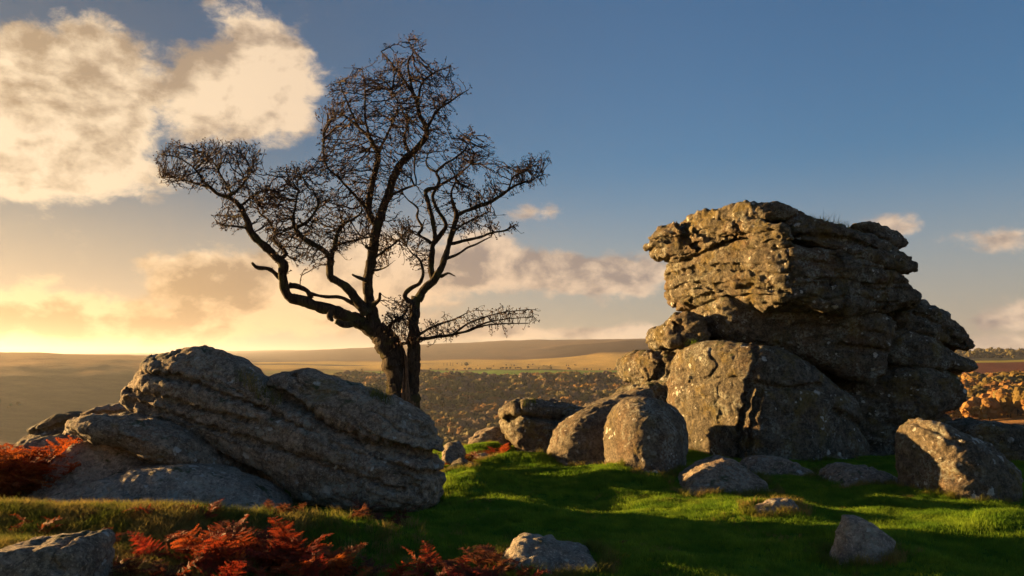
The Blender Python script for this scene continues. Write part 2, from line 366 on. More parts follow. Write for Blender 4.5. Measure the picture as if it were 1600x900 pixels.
# ------------------------------------------------------------------ rocks: signed distance field -> surface net -> weathering
def poly_sd(U, V, poly):
    d = np.full(U.shape, 1e9); s = np.ones(U.shape); n = len(poly)
    for i in range(n):
        ax, ay = poly[i]; bx, by = poly[i - 1]; ex, ey = bx - ax, by - ay; wx, wy = U - ax, V - ay
        t = np.clip((wx * ex + wy * ey) / (ex * ex + ey * ey + 1e-12), 0, 1); qx, qy = wx - ex * t, wy - ey * t
        d = np.minimum(d, qx * qx + qy * qy)
        c1 = V >= ay; c2 = V < by; c3 = ex * wy > ey * wx
        s = np.where((c1 & c2 & c3) | (~c1 & ~c2 & ~c3), -s, s)
    return s * np.sqrt(d)
def line_d(U, V, pts):
    d = np.full(U.shape, 1e9)
    for (ax, ay), (bx, by) in zip(pts[:-1], pts[1:]):
        ex, ey = bx - ax, by - ay; wx, wy = U - ax, V - ay
        t = np.clip((wx * ex + wy * ey) / (ex * ex + ey * ey + 1e-12), 0, 1); d = np.minimum(d, (wx - ex * t) ** 2 + (wy - ey * t) ** 2)
    return np.sqrt(d)
def smooth_poly(pts, n=3):
    p = np.array(pts, float)
    for _ in range(n):
        a = np.roll(p, -1, 0); p = np.stack([0.8 * p + 0.2 * a, 0.2 * p + 0.8 * a], 1).reshape(-1, 2)
        if len(p) > 120: break
    return p
def surface_net(f, org, h):
    nx, ny, nz = f.shape; ins = f < 0
    cnt = np.zeros((nx - 1, ny - 1, nz - 1), np.int8)
    for a in (0, 1):
        for b in (0, 1):
            for c in (0, 1): cnt += ins[a:nx - 1 + a, b:ny - 1 + b, c:nz - 1 + c]
    act = (cnt > 0) & (cnt < 8); ci = np.argwhere(act); vid = np.full(act.shape, -1, np.int64); vid[act] = np.arange(len(ci))
    acc = np.zeros((len(ci), 3)); k = np.zeros(len(ci))
    corners = [(a, b, c) for a in (0, 1) for b in (0, 1) for c in (0, 1)]
    val = {q: f[ci[:, 0] + q[0], ci[:, 1] + q[1], ci[:, 2] + q[2]] for q in corners}
    for q in corners:
        for ax in range(3):
            if q[ax] == 0:
                q2 = tuple(1 if i == ax else q[i] for i in range(3)); a, b = val[q], val[q2]; m = (a < 0) != (b < 0)
                t = np.where(m, a / np.where(np.abs(a - b) < 1e-12, 1, a - b), 0)
                pt = np.tile(np.array(q, float), (len(ci), 1)); pt[:, ax] += t
                acc[m] += pt[m]; k[m] += 1
    V = org + h * (ci + acc / np.maximum(k, 1)[:, None]); Q = []
    for ax in range(3):
        s0 = [slice(1, -1)] * 3; s0[ax] = slice(0, -1); s1 = list(s0); s1[ax] = slice(1, None)
        a = ins[tuple(s0)]; b = ins[tuple(s1)]; e = np.argwhere(a != b)
        off = np.array([1, 1, 1]); off[ax] = 0; e = e + off; fl = a[a != b]
        u, w = (ax + 1) % 3, (ax + 2) % 3; du = np.eye(3, dtype=int)[u]; dw = np.eye(3, dtype=int)[w]
        g = lambda o: vid[tuple((e + o).T)]
        q = np.stack([g(-du - dw), g(-dw), g(0 * du), g(-du)], 1); q[~fl] = q[~fl][:, ::-1]; Q.append(q)
    Q = np.concatenate(Q); return V, Q[(Q >= 0).all(1)]
def vnormals(V, Q):
    n = np.cross(V[Q[:, 2]] - V[Q[:, 0]], V[Q[:, 3]] - V[Q[:, 1]]); N = np.zeros_like(V)
    for i in range(4): np.add.at(N, Q[:, i], n)
    return N / np.maximum(np.linalg.norm(N, axis=1), 1e-12)[:, None]

ROCK_POINTS = []
def rock(name, poly, Y, front, back, mat, r=0.25, vox=0.03, amp=(0.07, 0.03, 0.010), an=1.7, strata=None, cracks=(), tilt=0.0, parent=None, ground=True, under=0.0, sm=2, lumps=0.55, seed=0.0):
    """poly: outline in picture pixels carried to the distance Y; front, back: (pixel, metres) depth of the front and back faces along the outline;
    tilt: how far the front leans back per metre of height; strata: (spacing, depth, slope) of bedding grooves; cracks: (polyline, width, depth)."""
    fpx = np.array([a for a, _ in front], float); fof = np.array([b for _, b in front], float)
    w2 = lambda q: (lambda p: (p[0], p[2]))(P(q[0], q[1], Y + float(np.interp(q[0], fpx, fof)) + 0.8 * r))
    w3 = lambda q: (lambda p: (p[0], p[2]))(P(q[0], q[1], Y + float(np.interp(q[0], fpx, fof))))
    pg = smooth_poly([w2(q) for q in poly], sm); lo = pg.min(0); hi = pg.max(0)
    fx = np.array([w3((a, 500))[0] for a, _ in front]); fy = np.array([b for _, b in front], float)
    bx = np.array([w2((a, 500))[0] for a, _ in back]); by = np.array([b for _, b in back], float)
    fx = np.maximum.accumulate(fx + np.arange(len(fx)) * 1e-6)
    zm = (lo[1] + hi[1]) / 2; pad = vox * 4 + 0.02
    tl = abs(tilt) * (hi[1] - lo[1]) / 2
    u = np.arange(lo[0] - pad, hi[0] + pad, vox); v = np.arange(lo[1] - pad, hi[1] + pad, vox); w = np.arange(fy.min() - pad - tl, by.max() + pad + tl, vox)
    U, V = np.meshgrid(u, v, indexing='ij'); d2 = poly_sd(U, V, pg)
    WF = np.interp(U, fx, fy); WB = np.interp(U, bx, by)
    if len(u) > 12:
        k = max(1, int(0.17 / vox)); WF = np.repeat(smooth1(WF[:, 0], k)[:, None], len(v), 1)
    WF = WF + tilt * (V - zm)
    if under:                                   # the face curls back in below the middle of the outline
        ins_ = d2 < 0; zc = np.where(ins_.any(1), (V * ins_).sum(1) / np.maximum(ins_.sum(1), 1), zm); zc = smooth1(zc, max(2, int(0.2 / vox)))
        WF = WF + under * np.maximum(zc[:, None] + 0.05 - V, 0)
    WB = np.maximum(WB, WF + 0.2)
    slope = np.abs(np.gradient(WF[:, 0], vox)); sc = (1 / np.sqrt(1 + slope ** 2))[:, None, None]
    rr = np.minimum(r, 0.48 * (WB - WF))[:, :, None]
    g = np.zeros(U.shape)
    for (pl, cw, cd) in cracks:
        pw = [w3(q) for q in pl]; ju = 0.02 * np.sin(V * 23 + U * 9) + 0.013 * np.sin(U * 41 - V * 17)
        dl = line_d(U + ju, V + ju * 0.7, pw); g = np.maximum(g, cd * np.exp(-(dl / cw) ** 2))
    a = (d2[:, :, None] + rr); b = np.maximum((WF[:, :, None] - w) * sc, w - WB[:, :, None]) + rr
    f = np.minimum(np.maximum(a, b), 0) + np.sqrt(np.maximum(a, 0) ** 2 + np.maximum(b, 0) ** 2) - rr
    f = f + g[:, :, None] * np.clip(1.2 - (w - WF[:, :, None]) / 0.9, 0, 1)
    Vv, Q = surface_net(f, np.array([u[0], v[0], w[0]]), vox)
    Vw = np.stack([Vv[:, 0], Y + Vv[:, 2], Vv[:, 1]], 1); Q = Q[:, ::-1]
    N = vnormals(Vw, Q); q = Vw * np.array([1, 1, an]) + seed
    A1, A2, A3 = amp
    lump = np.abs(perlin(q / 0.62)) * lumps + perlin(q / 0.95 + 5) * (1 - lumps)
    d = A1 * (lump * 2.2 - 0.45)
    wq = q + 0.12 * np.stack([perlin(q / 0.3 + 3), perlin(q / 0.3 + 9), perlin(q / 0.3 + 13)], 1)
    d = d + A2 * (np.abs(perlin(wq / 0.24)) * 2.4 - 0.6) + A2 * 0.6 * perlin(wq / 0.13)
    d = d + A3 * (np.abs(perlin(wq / 0.085)) * 2 - 0.5) + A3 * 0.8 * perlin(q / 0.05)
    if strata:
        sp, sd_, sl = strata
        t = (Vw[:, 2] + sl * Vw[:, 0] + 0.10 * perlin(Vw / 0.8) + 0.05 * perlin(Vw / 0.3)) / sp
        kk = np.floor(t); fr = np.abs(t - kk - 0.5) * 2
        ks = 0.4 + 0.6 * np.abs(np.sin(kk * 12.9898 + 4.1))
        d = d - sd_ * ks * np.clip((fr - 0.72) / 0.28, 0, 1) ** 2 * np.clip(0.6 + 1.2 * perlin(Vw / 0.9 + 20), 0, 1.3)
    Vw = Vw + N * d[:, None]
    c = Vw.mean(0); base = np.array([c[0], c[1], Vw[:, 2].min()])
    me = mesh_np(name, Vw - base, Q)
    if parent is None: o = obj(name, me, mat, None, base)
    else: o = obj(name, me, mat, parent, base - np.array(parent.location))
    if ground: ROCK_POINTS.append(Vw[::3])
    return o

# --- the tall tor
tor = empty('granite_tor', (5.4, 14.0, 0.0)); tag(tor, 'tall stacked granite tor of weathered grey blocks, the biggest rock on the turf', 'rock outcrop')
T = dict(mat=ROCK_TOR, parent=tor)
rock('base_block', [(1041, 640), (1043, 600), (1053, 562), (1070, 542), (1100, 532), (1140, 530), (1200, 537), (1250, 554), (1290, 580), (1318, 606), (1342, 622), (1349, 650), (1343, 672), (1352, 690), (1354, 745), (1150, 750), (1075, 745), (1050, 690)],
     13.6, [(1035, 1.15), (1060, 0.8), (1165, -0.45), (1185, -0.52), (1260, -0.5), (1355, 0.25)], [(1035, 3.2), (1360, 2.6)], r=0.42, vox=0.028, tilt=0.16,
     amp=(0.032, 0.016, 0.008), lumps=0.3, cracks=[([(1178, 592), (1172, 625), (1162, 660), (1157, 715)], 0.035, 0.16), ([(1192, 606), (1182, 640), (1174, 680), (1172, 712)], 0.03, 0.13),
     ([(1175, 596), (1200, 604), (1240, 607), (1285, 602)], 0.035, 0.12), ([(1192, 540), (1187, 570), (1176, 596)], 0.03, 0.09), ([(1085, 594), (1120, 592), (1165, 588)], 0.022, 0.07),
     ([(1048, 580), (1085, 583), (1090, 594)], 0.022, 0.06), ([(1128, 596), (1124, 640), (1132, 690)], 0.025, 0.035), ([(1300, 640), (1345, 665)], 0.04, 0.10), ([(1118, 548), (1125, 575), (1112, 590)], 0.03, 0.06), ([(1080, 621), (1115, 620)], 0.02, 0.05)], **T)
rock('overhanging_block', [(1088, 478), (1130, 462), (1180, 470), (1240, 472), (1320, 484), (1396, 488), (1407, 505), (1398, 530), (1392, 560), (1388, 590), (1360, 600), (1330, 592), (1290, 577), (1250, 558), (1200, 548), (1150, 538), (1112, 527), (1098, 505)],
     14.1, [(1080, 1.5), (1100, 1.0), (1118, 0.45), (1200, 0.15), (1300, -0.25), (1390, -0.1), (1410, 0.3)], [(1080, 2.3), (1420, 2.2)], r=0.22, vox=0.03, tilt=-0.12, amp=(0.07, 0.03, 0.010),
     cracks=[([(1112, 490), (1118, 525)], 0.04, 0.12), ([(1300, 540), (1390, 548)], 0.04, 0.10), ([(1200, 505), (1290, 512), (1380, 520)], 0.03, 0.06)], **T)
rock('main_block', [(1044, 412), (1078, 396), (1110, 380), (1160, 368), (1230, 376), (1300, 384), (1370, 402), (1412, 424), (1434, 446), (1440, 466), (1432, 486), (1400, 492), (1340, 490), (1280, 486), (1245, 480), (1205, 488), (1180, 477), (1140, 466), (1090, 481), (1066, 476), (1053, 456), (1046, 432)],
     14.1, [(1038, 2.0), (1060, 1.5), (1215, -0.72), (1238, -0.85), (1330, -0.75), (1445, 0.0)], [(1038, 2.8), (1445, 2.4)], r=0.26, vox=0.028, tilt=-0.02, amp=(0.10, 0.026, 0.008),
     strata=(0.27, 0.16, 0.05), cracks=[([(1046, 428), (1090, 420), (1140, 418), (1175, 424)], 0.04, 0.13), ([(1050, 450), (1100, 444), (1130, 450), (1190, 447), (1232, 455)], 0.035, 0.12), ([(1085, 468), (1130, 455)], 0.03, 0.08),
     ([(1165, 425), (1200, 432), (1228, 426)], 0.03, 0.08), ([(1318, 392), (1312, 430), (1322, 486)], 0.018, 0.07), ([(1240, 448), (1300, 440), (1360, 446), (1436, 440)], 0.02, 0.06), ([(1385, 410), (1392, 450), (1386, 488)], 0.02, 0.06), ([(1232, 380), (1240, 420), (1232, 470)], 0.02, 0.05)], **T)
rock('nose_block', [(1011, 381), (1025, 360), (1040, 348), (1060, 340), (1085, 342), (1130, 346), (1180, 342), (1226, 351), (1248, 368), (1240, 384), (1217, 392), (1180, 379), (1140, 373), (1102, 396), (1075, 406), (1050, 406), (1030, 399), (1019, 389)],
     14.1, [(1005, 1.9), (1040, 1.5), (1085, 1.0), (1190, -0.55), (1225, -0.92), (1250, -0.9)], [(1005, 2.5), (1250, 1.8)], r=0.16, vox=0.026, amp=(0.10, 0.028, 0.008), strata=(0.22, 0.13, 0.03),
     cracks=[([(1068, 340), (1072, 370), (1090, 388)], 0.05, 0.22), ([(1085, 362), (1110, 372), (1145, 366), (1170, 372)], 0.04, 0.16), ([(1015, 372), (1045, 376), (1070, 370)], 0.035, 0.12), ([(1150, 350), (1165, 365)], 0.04, 0.10)], **T)
rock('cap_slab', [(1080, 340), (1086, 330), (1110, 328), (1140, 320), (1170, 316), (1210, 317), (1240, 323), (1265, 334), (1262, 342), (1220, 340), (1180, 344), (1130, 349), (1095, 348)],
     14.3, [(1075, 1.0), (1110, 0.4), (1180, -0.55), (1230, -0.75), (1270, -0.5)], [(1075, 2.2), (1270, 2.0)], r=0.10, vox=0.026, amp=(0.04, 0.03, 0.011), **T)
rock('sloping_slab', [(1225, 345), (1255, 334), (1290, 341), (1330, 352), (1372, 370), (1404, 388), (1427, 405), (1435, 420), (1427, 430), (1400, 424), (1360, 412), (1310, 398), (1270, 388), (1235, 372)],
     14.2, [(1220, -0.5), (1260, -0.75), (1350, -0.7), (1438, -0.1)], [(1220, 2.2), (1438, 1.9)], r=0.15, vox=0.027, tilt=0.25, amp=(0.06, 0.03, 0.011), cracks=[([(1250, 366), (1310, 372), (1370, 388)], 0.04, 0.12)], **T)
rock('capstone', [(1338, 347), (1358, 342), (1385, 349), (1406, 361), (1421, 378), (1416, 386), (1396, 387), (1370, 372), (1348, 360)],
     14.6, [(1335, -0.3), (1380, -0.4), (1424, -0.1)], [(1335, 0.7), (1424, 0.7)], r=0.14, vox=0.026, amp=(0.04, 0.025, 0.010), **T)
rock('wedged_block', [(1021, 526), (1025, 511), (1050, 500), (1064, 487), (1086, 483), (1097, 500), (1118, 530), (1092, 542), (1060, 548), (1034, 543)],
     15.0, [(1018, 0.5), (1045, -0.1), (1120, -0.45)], [(1018, 1.2), (1120, 1.2)], r=0.15, vox=0.024, amp=(0.10, 0.03, 0.008), lumps=0.8, cracks=[([(1058, 505), (1066, 530), (1062, 548)], 0.05, 0.16)], **T)
rock('pillar_head', [(969, 572), (979, 556), (1010, 548), (1062, 547), (1075, 570), (1062, 602), (1020, 604), (984, 600), (972, 590)],
     15.3, [(965, 0.9), (990, 0.3), (1040, -0.2), (1080, -0.2)], [(965, 1.6), (1080, 1.6)], r=0.2, vox=0.026, amp=(0.06, 0.03, 0.010), cracks=[([(1030, 545), (1036, 575), (1020, 600)], 0.05, 0.13)], **T)
rock('pillar_foot', [(962, 620), (985, 602), (1030, 590), (1070, 590), (1075, 720), (1000, 720), (965, 660)],
     15.1, [(955, 0.7), (1000, 0.1), (1080, -0.1)], [(955, 1.6), (1080, 1.6)], r=0.22, vox=0.032, amp=(0.06, 0.03, 0.010), **T)
rock('side_upper_block', [(1380, 482), (1428, 465), (1450, 467), (1481, 484), (1511, 519), (1525, 540), (1516, 549), (1490, 546), (1450, 528), (1395, 512)],
     14.9, [(1375, -0.2), (1450, -0.3), (1530, 0.1)], [(1375, 1.6), (1530, 1.3)], r=0.2, vox=0.03, tilt=0.2, amp=(0.06, 0.03, 0.010), cracks=[([(1430, 490), (1470, 510), (1505, 540)], 0.04, 0.10)], **T)
rock('side_middle_block', [(1372, 508), (1440, 520), (1490, 544), (1526, 564), (1529, 578), (1511, 584), (1480, 577), (1420, 575), (1372, 570)],
     14.8, [(1370, -0.2), (1440, -0.35), (1532, 0.0)], [(1370, 1.6), (1532, 1.3)], r=0.2, vox=0.03, tilt=0.2, amp=(0.06, 0.03, 0.010), **T)
rock('side_lower_block', [(1285, 580), (1380, 568), (1440, 572), (1490, 578), (1509, 600), (1511, 625), (1501, 641), (1470, 652), (1420, 664), (1290, 690)],
     14.7, [(1280, 0.4), (1340, 0.1), (1440, -0.4), (1515, 0.0)], [(1280, 1.8), (1515, 1.5)], r=0.3, vox=0.032, amp=(0.06, 0.03, 0.010), **T)
rock('side_foot_block', [(1270, 590), (1400, 640), (1470, 638), (1490, 650), (1494, 680), (1488, 745), (1270, 745)],
     14.7, [(1265, 0.3), (1330, 0.0), (1420, -0.1), (1498, 0.2)], [(1265, 1.8), (1498, 1.5)], r=0.2, vox=0.036, amp=(0.06, 0.03, 0.010), **T)

# --- the long slab outcrop on the left
slab = empty('slab_outcrop', (-2.8, 9.4, 0.0)); tag(slab, 'long tilted grey granite slab outcrop with grooved layers beside the bare tree', 'rock outcrop')
S = dict(mat=ROCK_GREY, parent=slab)
rock('leaning_slab', [(176, 633), (181, 602), (204, 582), (206, 563), (220, 553), (245, 548), (264, 541), (290, 540), (320, 549), (352, 567), (378, 585), (396, 592), (412, 588), (440, 578), (463, 573), (486, 578), (520, 592), (560, 605), (600, 620), (652, 641), (676, 660), (691, 685), (697, 711), (693, 740), (690, 790), (670, 798), (600, 796), (540, 800), (480, 786), (450, 772), (430, 748), (400, 737), (350, 717), (300, 692), (255, 672), (212, 664), (192, 650)],
     9.2, [(170, 0.35), (230, -0.1), (330, -0.25), (480, -0.42), (600, -0.5), (680, -0.4), (700, -0.1)], [(170, 1.0), (350, 0.95), (500, 0.6), (600, 0.35), (700, 0.3)], r=0.24, vox=0.023, tilt=0.45, under=0.5, amp=(0.04, 0.02, 0.008), an=1.4, lumps=0.5, strata=(0.21, 0.05, 0.42),
     cracks=[([(180, 610), (230, 622), (290, 640), (340, 648), (400, 660)], 0.025, 0.10), ([(206, 582), (250, 590), (300, 606), (345, 622), (412, 640)], 0.03, 0.14), ([(185, 628), (250, 650), (330, 672), (420, 700), (520, 735), (600, 752)], 0.025, 0.11),
     ([(420, 650), (480, 675), (530, 700), (600, 722), (680, 745)], 0.04, 0.13), ([(402, 606), (450, 632), (510, 666), (570, 692), (630, 706), (700, 718)], 0.04, 0.26), ([(500, 668), (560, 694), (610, 708)], 0.08, 0.20), ([(430, 700), (500, 718), (560, 745), (640, 765)], 0.025, 0.08), ([(300, 592), (360, 608), (410, 640)], 0.02, 0.06),
     ([(392, 588), (404, 606), (415, 616)], 0.035, 0.14), ([(440, 590), (452, 606), (478, 616), (520, 620)], 0.025, 0.05), ([(625, 655), (650, 665), (680, 690)], 0.02, 0.04), ([(610, 735), (640, 748), (660, 775)], 0.03, 0.08)], **S)
rock('lower_slab', [(94, 662), (110, 649), (150, 650), (200, 656), (262, 670), (310, 692), (355, 715), (410, 738), (440, 752), (440, 785), (380, 768), (300, 744), (230, 725), (175, 703), (120, 690), (97, 676)],
     9.0, [(88, 0.0), (140, -0.42), (250, -0.4), (340, 0.0), (440, 0.75)], [(88, 0.8), (440, 1.3)], r=0.2, vox=0.024, tilt=0.25, under=0.7, amp=(0.045, 0.022, 0.008), an=1.4, **S)

# --- loose boulders
def boulder(label, *a, **k):
    o = rock('boulder', *a, **k); tag(o, label, 'boulder', k.get('group')); return o
boulder('rounded boulder with big white lichen spots, upright in front of the tor', [(940, 700), (943, 674), (952, 652), (968, 635), (990, 624), (1015, 621), (1040, 625), (1060, 636), (1073, 656), (1079, 688), (1074, 725), (1058, 775), (962, 775), (944, 738)],
        11.2, [(935, 0.25), (948, -0.2), (985, -0.45), (1030, -0.5), (1082, -0.1)], [(935, 0.9), (1082, 0.9)], ROCK_LOW, r=0.5, vox=0.022, amp=(0.022, 0.013, 0.006), lumps=0.3, tilt=0.25)
boulder('long sloping granite slab leaning towards the tor behind the rounded boulder', [(856, 720), (860, 692), (872, 668), (895, 648), (930, 630), (970, 617), (1010, 608), (1028, 610), (1030, 660), (1000, 720), (950, 765), (870, 765)],
        12.5, [(850, 0.4), (862, 0.0), (900, -0.2), (1035, -0.05)], [(850, 1.1), (1035, 1.1)], ROCK_LOW, r=0.30, vox=0.024, amp=(0.022, 0.014, 0.007), lumps=0.3, tilt=0.35)
boulder('low blocky ledge boulder with an overhanging flat top, next to the lit turf', [(779, 648), (783, 640), (800, 634), (812, 628), (832, 626), (850, 630), (905, 633), (915, 660), (905, 735), (815, 735), (806, 705), (790, 682), (782, 662)],
        13.5, [(772, 0.5), (790, 0.0), (805, -0.25), (860, -0.3), (920, -0.2)], [(772, 1.4), (920, 1.4)], ROCK_LOW, r=0.13, vox=0.025, amp=(0.05, 0.03, 0.010), cracks=[([(785, 655), (815, 650), (860, 656), (905, 656)], 0.04, 0.14), ([(812, 630), (818, 652)], 0.03, 0.10)])
boulder('big tan boulder half in sun, alone on the grass right of the tor', [(1412, 735), (1413, 715), (1420, 690), (1432, 668), (1452, 655), (1475, 657), (1510, 676), (1550, 692), (1582, 712), (1595, 730), (1593, 760), (1585, 810), (1430, 810), (1414, 765)],
        9.5, [(1405, 0.25), (1425, -0.05), (1460, -0.28), (1505, -0.45), (1600, -0.1)], [(1405, 0.9), (1600, 0.9)], ROCK_LOW, r=0.36, vox=0.021, amp=(0.035, 0.02, 0.008), lumps=0.35, tilt=0.25, cracks=[([(1480, 662), (1500, 690), (1512, 700)], 0.05, 0.06)])
boulder('dark low boulder behind the tan boulder at the turf edge', [(1495, 680), (1505, 662), (1540, 660), (1590, 664), (1640, 672), (1660, 700), (1650, 740), (1500, 740)],
        12.8, [(1490, 0.2), (1560, -0.2), (1665, 0.2)], [(1490, 1.0), (1665, 1.0)], ROCK_TOR, r=0.2, vox=0.03, amp=(0.06, 0.03, 0.01))
boulder('flat grey rock half buried in the turf below the rounded boulder', [(1066, 775), (1085, 752), (1110, 735), (1145, 722), (1170, 730), (1198, 752), (1200, 790), (1060, 790)],
        10.2, [(1060, -0.3), (1130, -0.45), (1205, 0.0)], [(1060, 0.5), (1205, 0.6)], ROCK_GREY, r=0.05, vox=0.018, amp=(0.02, 0.014, 0.007), tilt=1.5, sm=0)
boulder('low flat rock sunk in grass at the foot of the tor', [(1172, 735), (1190, 720), (1225, 716), (1262, 728), (1284, 750), (1280, 775), (1180, 770)],
        11.4, [(1170, -0.3), (1230, -0.35), (1288, 0.0)], [(1170, 0.5), (1288, 0.5)], ROCK_GREY, r=0.08, vox=0.022, amp=(0.03, 0.02, 0.008), tilt=1.2)
boulder('thin pale rock sheet in the grass between tor and tan boulder', [(1308, 768), (1320, 748), (1350, 737), (1395, 738), (1412, 746), (1400, 772), (1330, 785)],
        10.6, [(1300, -0.3), (1360, -0.4), (1415, -0.2)], [(1300, 0.6), (1415, 0.6)], ROCK_GREY, r=0.05, vox=0.02, amp=(0.03, 0.02, 0.008), tilt=1.6)
boulder('small sunlit stone on top of the low turf mound', [(1176, 803), (1195, 792), (1220, 784), (1242, 782), (1250, 800), (1247, 830), (1180, 830)],
        8.25, [(1178, 0.0), (1215, -0.1), (1248, 0.0)], [(1178, 0.22), (1248, 0.22)], ROCK_PALE, r=0.05, vox=0.014, amp=(0.015, 0.012, 0.006), tilt=0.6)
boulder('pointed grey rock sticking up out of a turf mound', [(1298, 905), (1310, 874), (1335, 845), (1352, 822), (1366, 818), (1380, 826), (1401, 846), (1394, 866), (1385, 935), (1298, 935)],
        6.5, [(1295, 0.12), (1330, -0.02), (1345, -0.16), (1402, 0.12)], [(1295, 0.3), (1402, 0.3)], ROCK_PALE, r=0.03, vox=0.013, amp=(0.012, 0.012, 0.006), tilt=0.55, sm=0)
boulder('pale lichened rock among bracken at the grass edge', [(772, 925), (782, 893), (800, 870), (815, 860), (860, 862), (905, 871), (932, 881), (940, 896), (935, 940), (775, 940)],
        6.1, [(768, 0.0), (830, -0.2), (945, 0.0)], [(768, 0.5), (945, 0.5)], ROCK_PALE, r=0.04, vox=0.014, amp=(0.022, 0.014, 0.007), tilt=1.5, sm=1)
boulder('square edged grey rock beside the heathery hummock', [(-60, 885), (-20, 868), (30, 866), (70, 862), (80, 857), (108, 853), (120, 864), (124, 890), (126, 960), (-60, 960)],
        5.2, [(-65, -0.1), (60, -0.15), (128, 0.0)], [(-65, 0.5), (128, 0.5)], ROCK_GREY, r=0.03, vox=0.013, amp=(0.02, 0.015, 0.006), tilt=0.5, sm=1, cracks=[([(70, 860), (66, 880), (75, 900)], 0.02, 0.05)])
boulder('steep pale slab face under the long tilted outcrop, next to orange bracken', [(38, 790), (44, 768), (62, 735), (85, 705), (103, 686), (118, 684), (180, 706), (230, 728), (235, 770), (180, 800), (60, 810)],
        9.1, [(30, 0.35), (70, 0.05), (120, -0.1), (240, 0.0)], [(30, 1.0), (240, 1.0)], ROCK_PALE, r=0.10, vox=0.022, amp=(0.035, 0.018, 0.007), tilt=0.75)
boulder('broad flat pale slab lying at the foot of the long tilted outcrop', [(8, 818), (25, 803), (65, 782), (130, 757), (200, 741), (262, 736), (330, 752), (395, 774), (428, 800), (430, 845), (10, 850)],
        8.35, [(0, 0.15), (100, -0.2), (250, -0.35), (435, -0.1)], [(0, 0.8), (435, 0.8)], ROCK_PALE, r=0.10, vox=0.022, amp=(0.035, 0.016, 0.007), tilt=1.25, cracks=[([(180, 775), (220, 785), (240, 800), (300, 808)], 0.025, 0.05)])
boulder('angular brown boulder behind the orange bracken', [(34, 690), (45, 670), (62, 656), (82, 647), (104, 648), (112, 662), (108, 690), (100, 720), (36, 720)],
        11.2, [(30, 0.3), (70, -0.15), (115, 0.0)], [(30, 0.8), (115, 0.8)], ROCK_LOW, r=0.10, vox=0.022, amp=(0.035, 0.02, 0.008), cracks=[([(40, 680), (75, 672), (108, 660)], 0.03, 0.07)])
boulder('rounded grey rock showing behind the nose of the tilted outcrop', [(100, 662), (112, 648), (130, 640), (150, 632), (172, 630), (190, 640), (200, 690), (110, 720)],
        10.6, [(95, 0.2), (140, -0.15), (205, 0.0)], [(95, 0.8), (205, 0.8)], ROCK_GREY, r=0.12, vox=0.024, amp=(0.035, 0.02, 0.008), cracks=[([(108, 652), (150, 650), (190, 648)], 0.03, 0.08)])
boulder('low dark stone at the back of the orange bracken', [(20, 700), (30, 688), (70, 686), (100, 690), (106, 720), (20, 725)],
        10.2, [(15, 0.1), (60, -0.1), (110, 0.0)], [(15, 0.6), (110, 0.6)], ROCK_GREY, r=0.10, vox=0.024, amp=(0.03, 0.02, 0.008))
for lb, pl, Y in [('grey stone ledge by red bracken in the gap', [(728, 698), (735, 683), (760, 672), (785, 670), (800, 690), (795, 712), (730, 715)], 14.2),
                  ('pale stone beside the red bracken behind the slab', [(692, 705), (697, 697), (712, 694), (722, 700), (725, 722), (692, 722)], 11.8),
                  ('small flat stone in the sunlit turf gap', [(735, 722), (740, 712), (758, 711), (772, 718), (772, 735), (735, 735)], 12.6),
                  ('mossy low stone at the end of the tilted outcrop', [(695, 745), (702, 730), (722, 722), (742, 734), (748, 760), (695, 765)], 10.6)]:
    a = min(q[0] for q in pl) - 5; b = max(q[0] for q in pl) + 5
    boulder(lb, pl, Y, [(a, 0.1), ((a + b) / 2, -0.15), (b, 0.1)], [(a, 0.5), (b, 0.5)], ROCK_GREY if 'mossy' not in lb else ROCK_TOR, r=0.07, vox=0.02, amp=(0.03, 0.02, 0.008), tilt=0.8)

# ------------------------------------------------------------------ the bare hawthorn
TY = 11.7
def tube(pts, rad, sides, V, F, rough=0.0, cap=True):
    pts = np.asarray(pts, float); n = len(pts); b0 = len(V)
    t = np.gradient(pts, axis=0); t /= np.maximum(np.linalg.norm(t, axis=1), 1e-9)[:, None]
    ref = np.array((0.31, 0.93, 0.17)); a = np.cross(t, ref); a /= np.maximum(np.linalg.norm(a, axis=1), 1e-9)[:, None]; b = np.cross(t, a)
    for i in range(n):
        for k in range(sides):
            an = 2 * math.pi * k / sides; rr = rad[i]
            if rough: rr *= 1 + rough * (0.6 * math.sin(3 * an + i * 0.21 + pts[i][2] * 3) + 0.5 * math.sin(5 * an - i * 0.37) + random.uniform(-.35, .35))
            V.append(pts[i] + (a[i] * math.cos(an) + b[i] * math.sin(an)) * rr)
    for i in range(n - 1):
        for k in range(sides):
            k2 = (k + 1) % sides
            F.append((b0 + i * sides + k, b0 + i * sides + k2, b0 + (i + 1) * sides + k2, b0 + (i + 1) * sides + k))
    if cap: F.append(tuple(b0 + (n - 1) * sides + k for k in range(sides)))
def catmull(p, seg):
    p = np.asarray(p, float); q = np.vstack([2 * p[0] - p[1], p, 2 * p[-1] - p[-2]]); out = []
    for i in range(1, len(q) - 2):
        m = max(2, int(np.linalg.norm(q[i + 1] - q[i]) / seg))
        for t in np.linspace(0, 1, m, endpoint=False):
            out.append(0.5 * (2 * q[i] + (q[i + 1] - q[i - 1]) * t + (2 * q[i - 1] - 5 * q[i] + 4 * q[i + 1] - q[i + 2]) * t * t + (3 * q[i] - q[i - 1] - 3 * q[i + 1] + q[i + 2]) * t ** 3))
    out.append(q[-2]); return np.array(out)
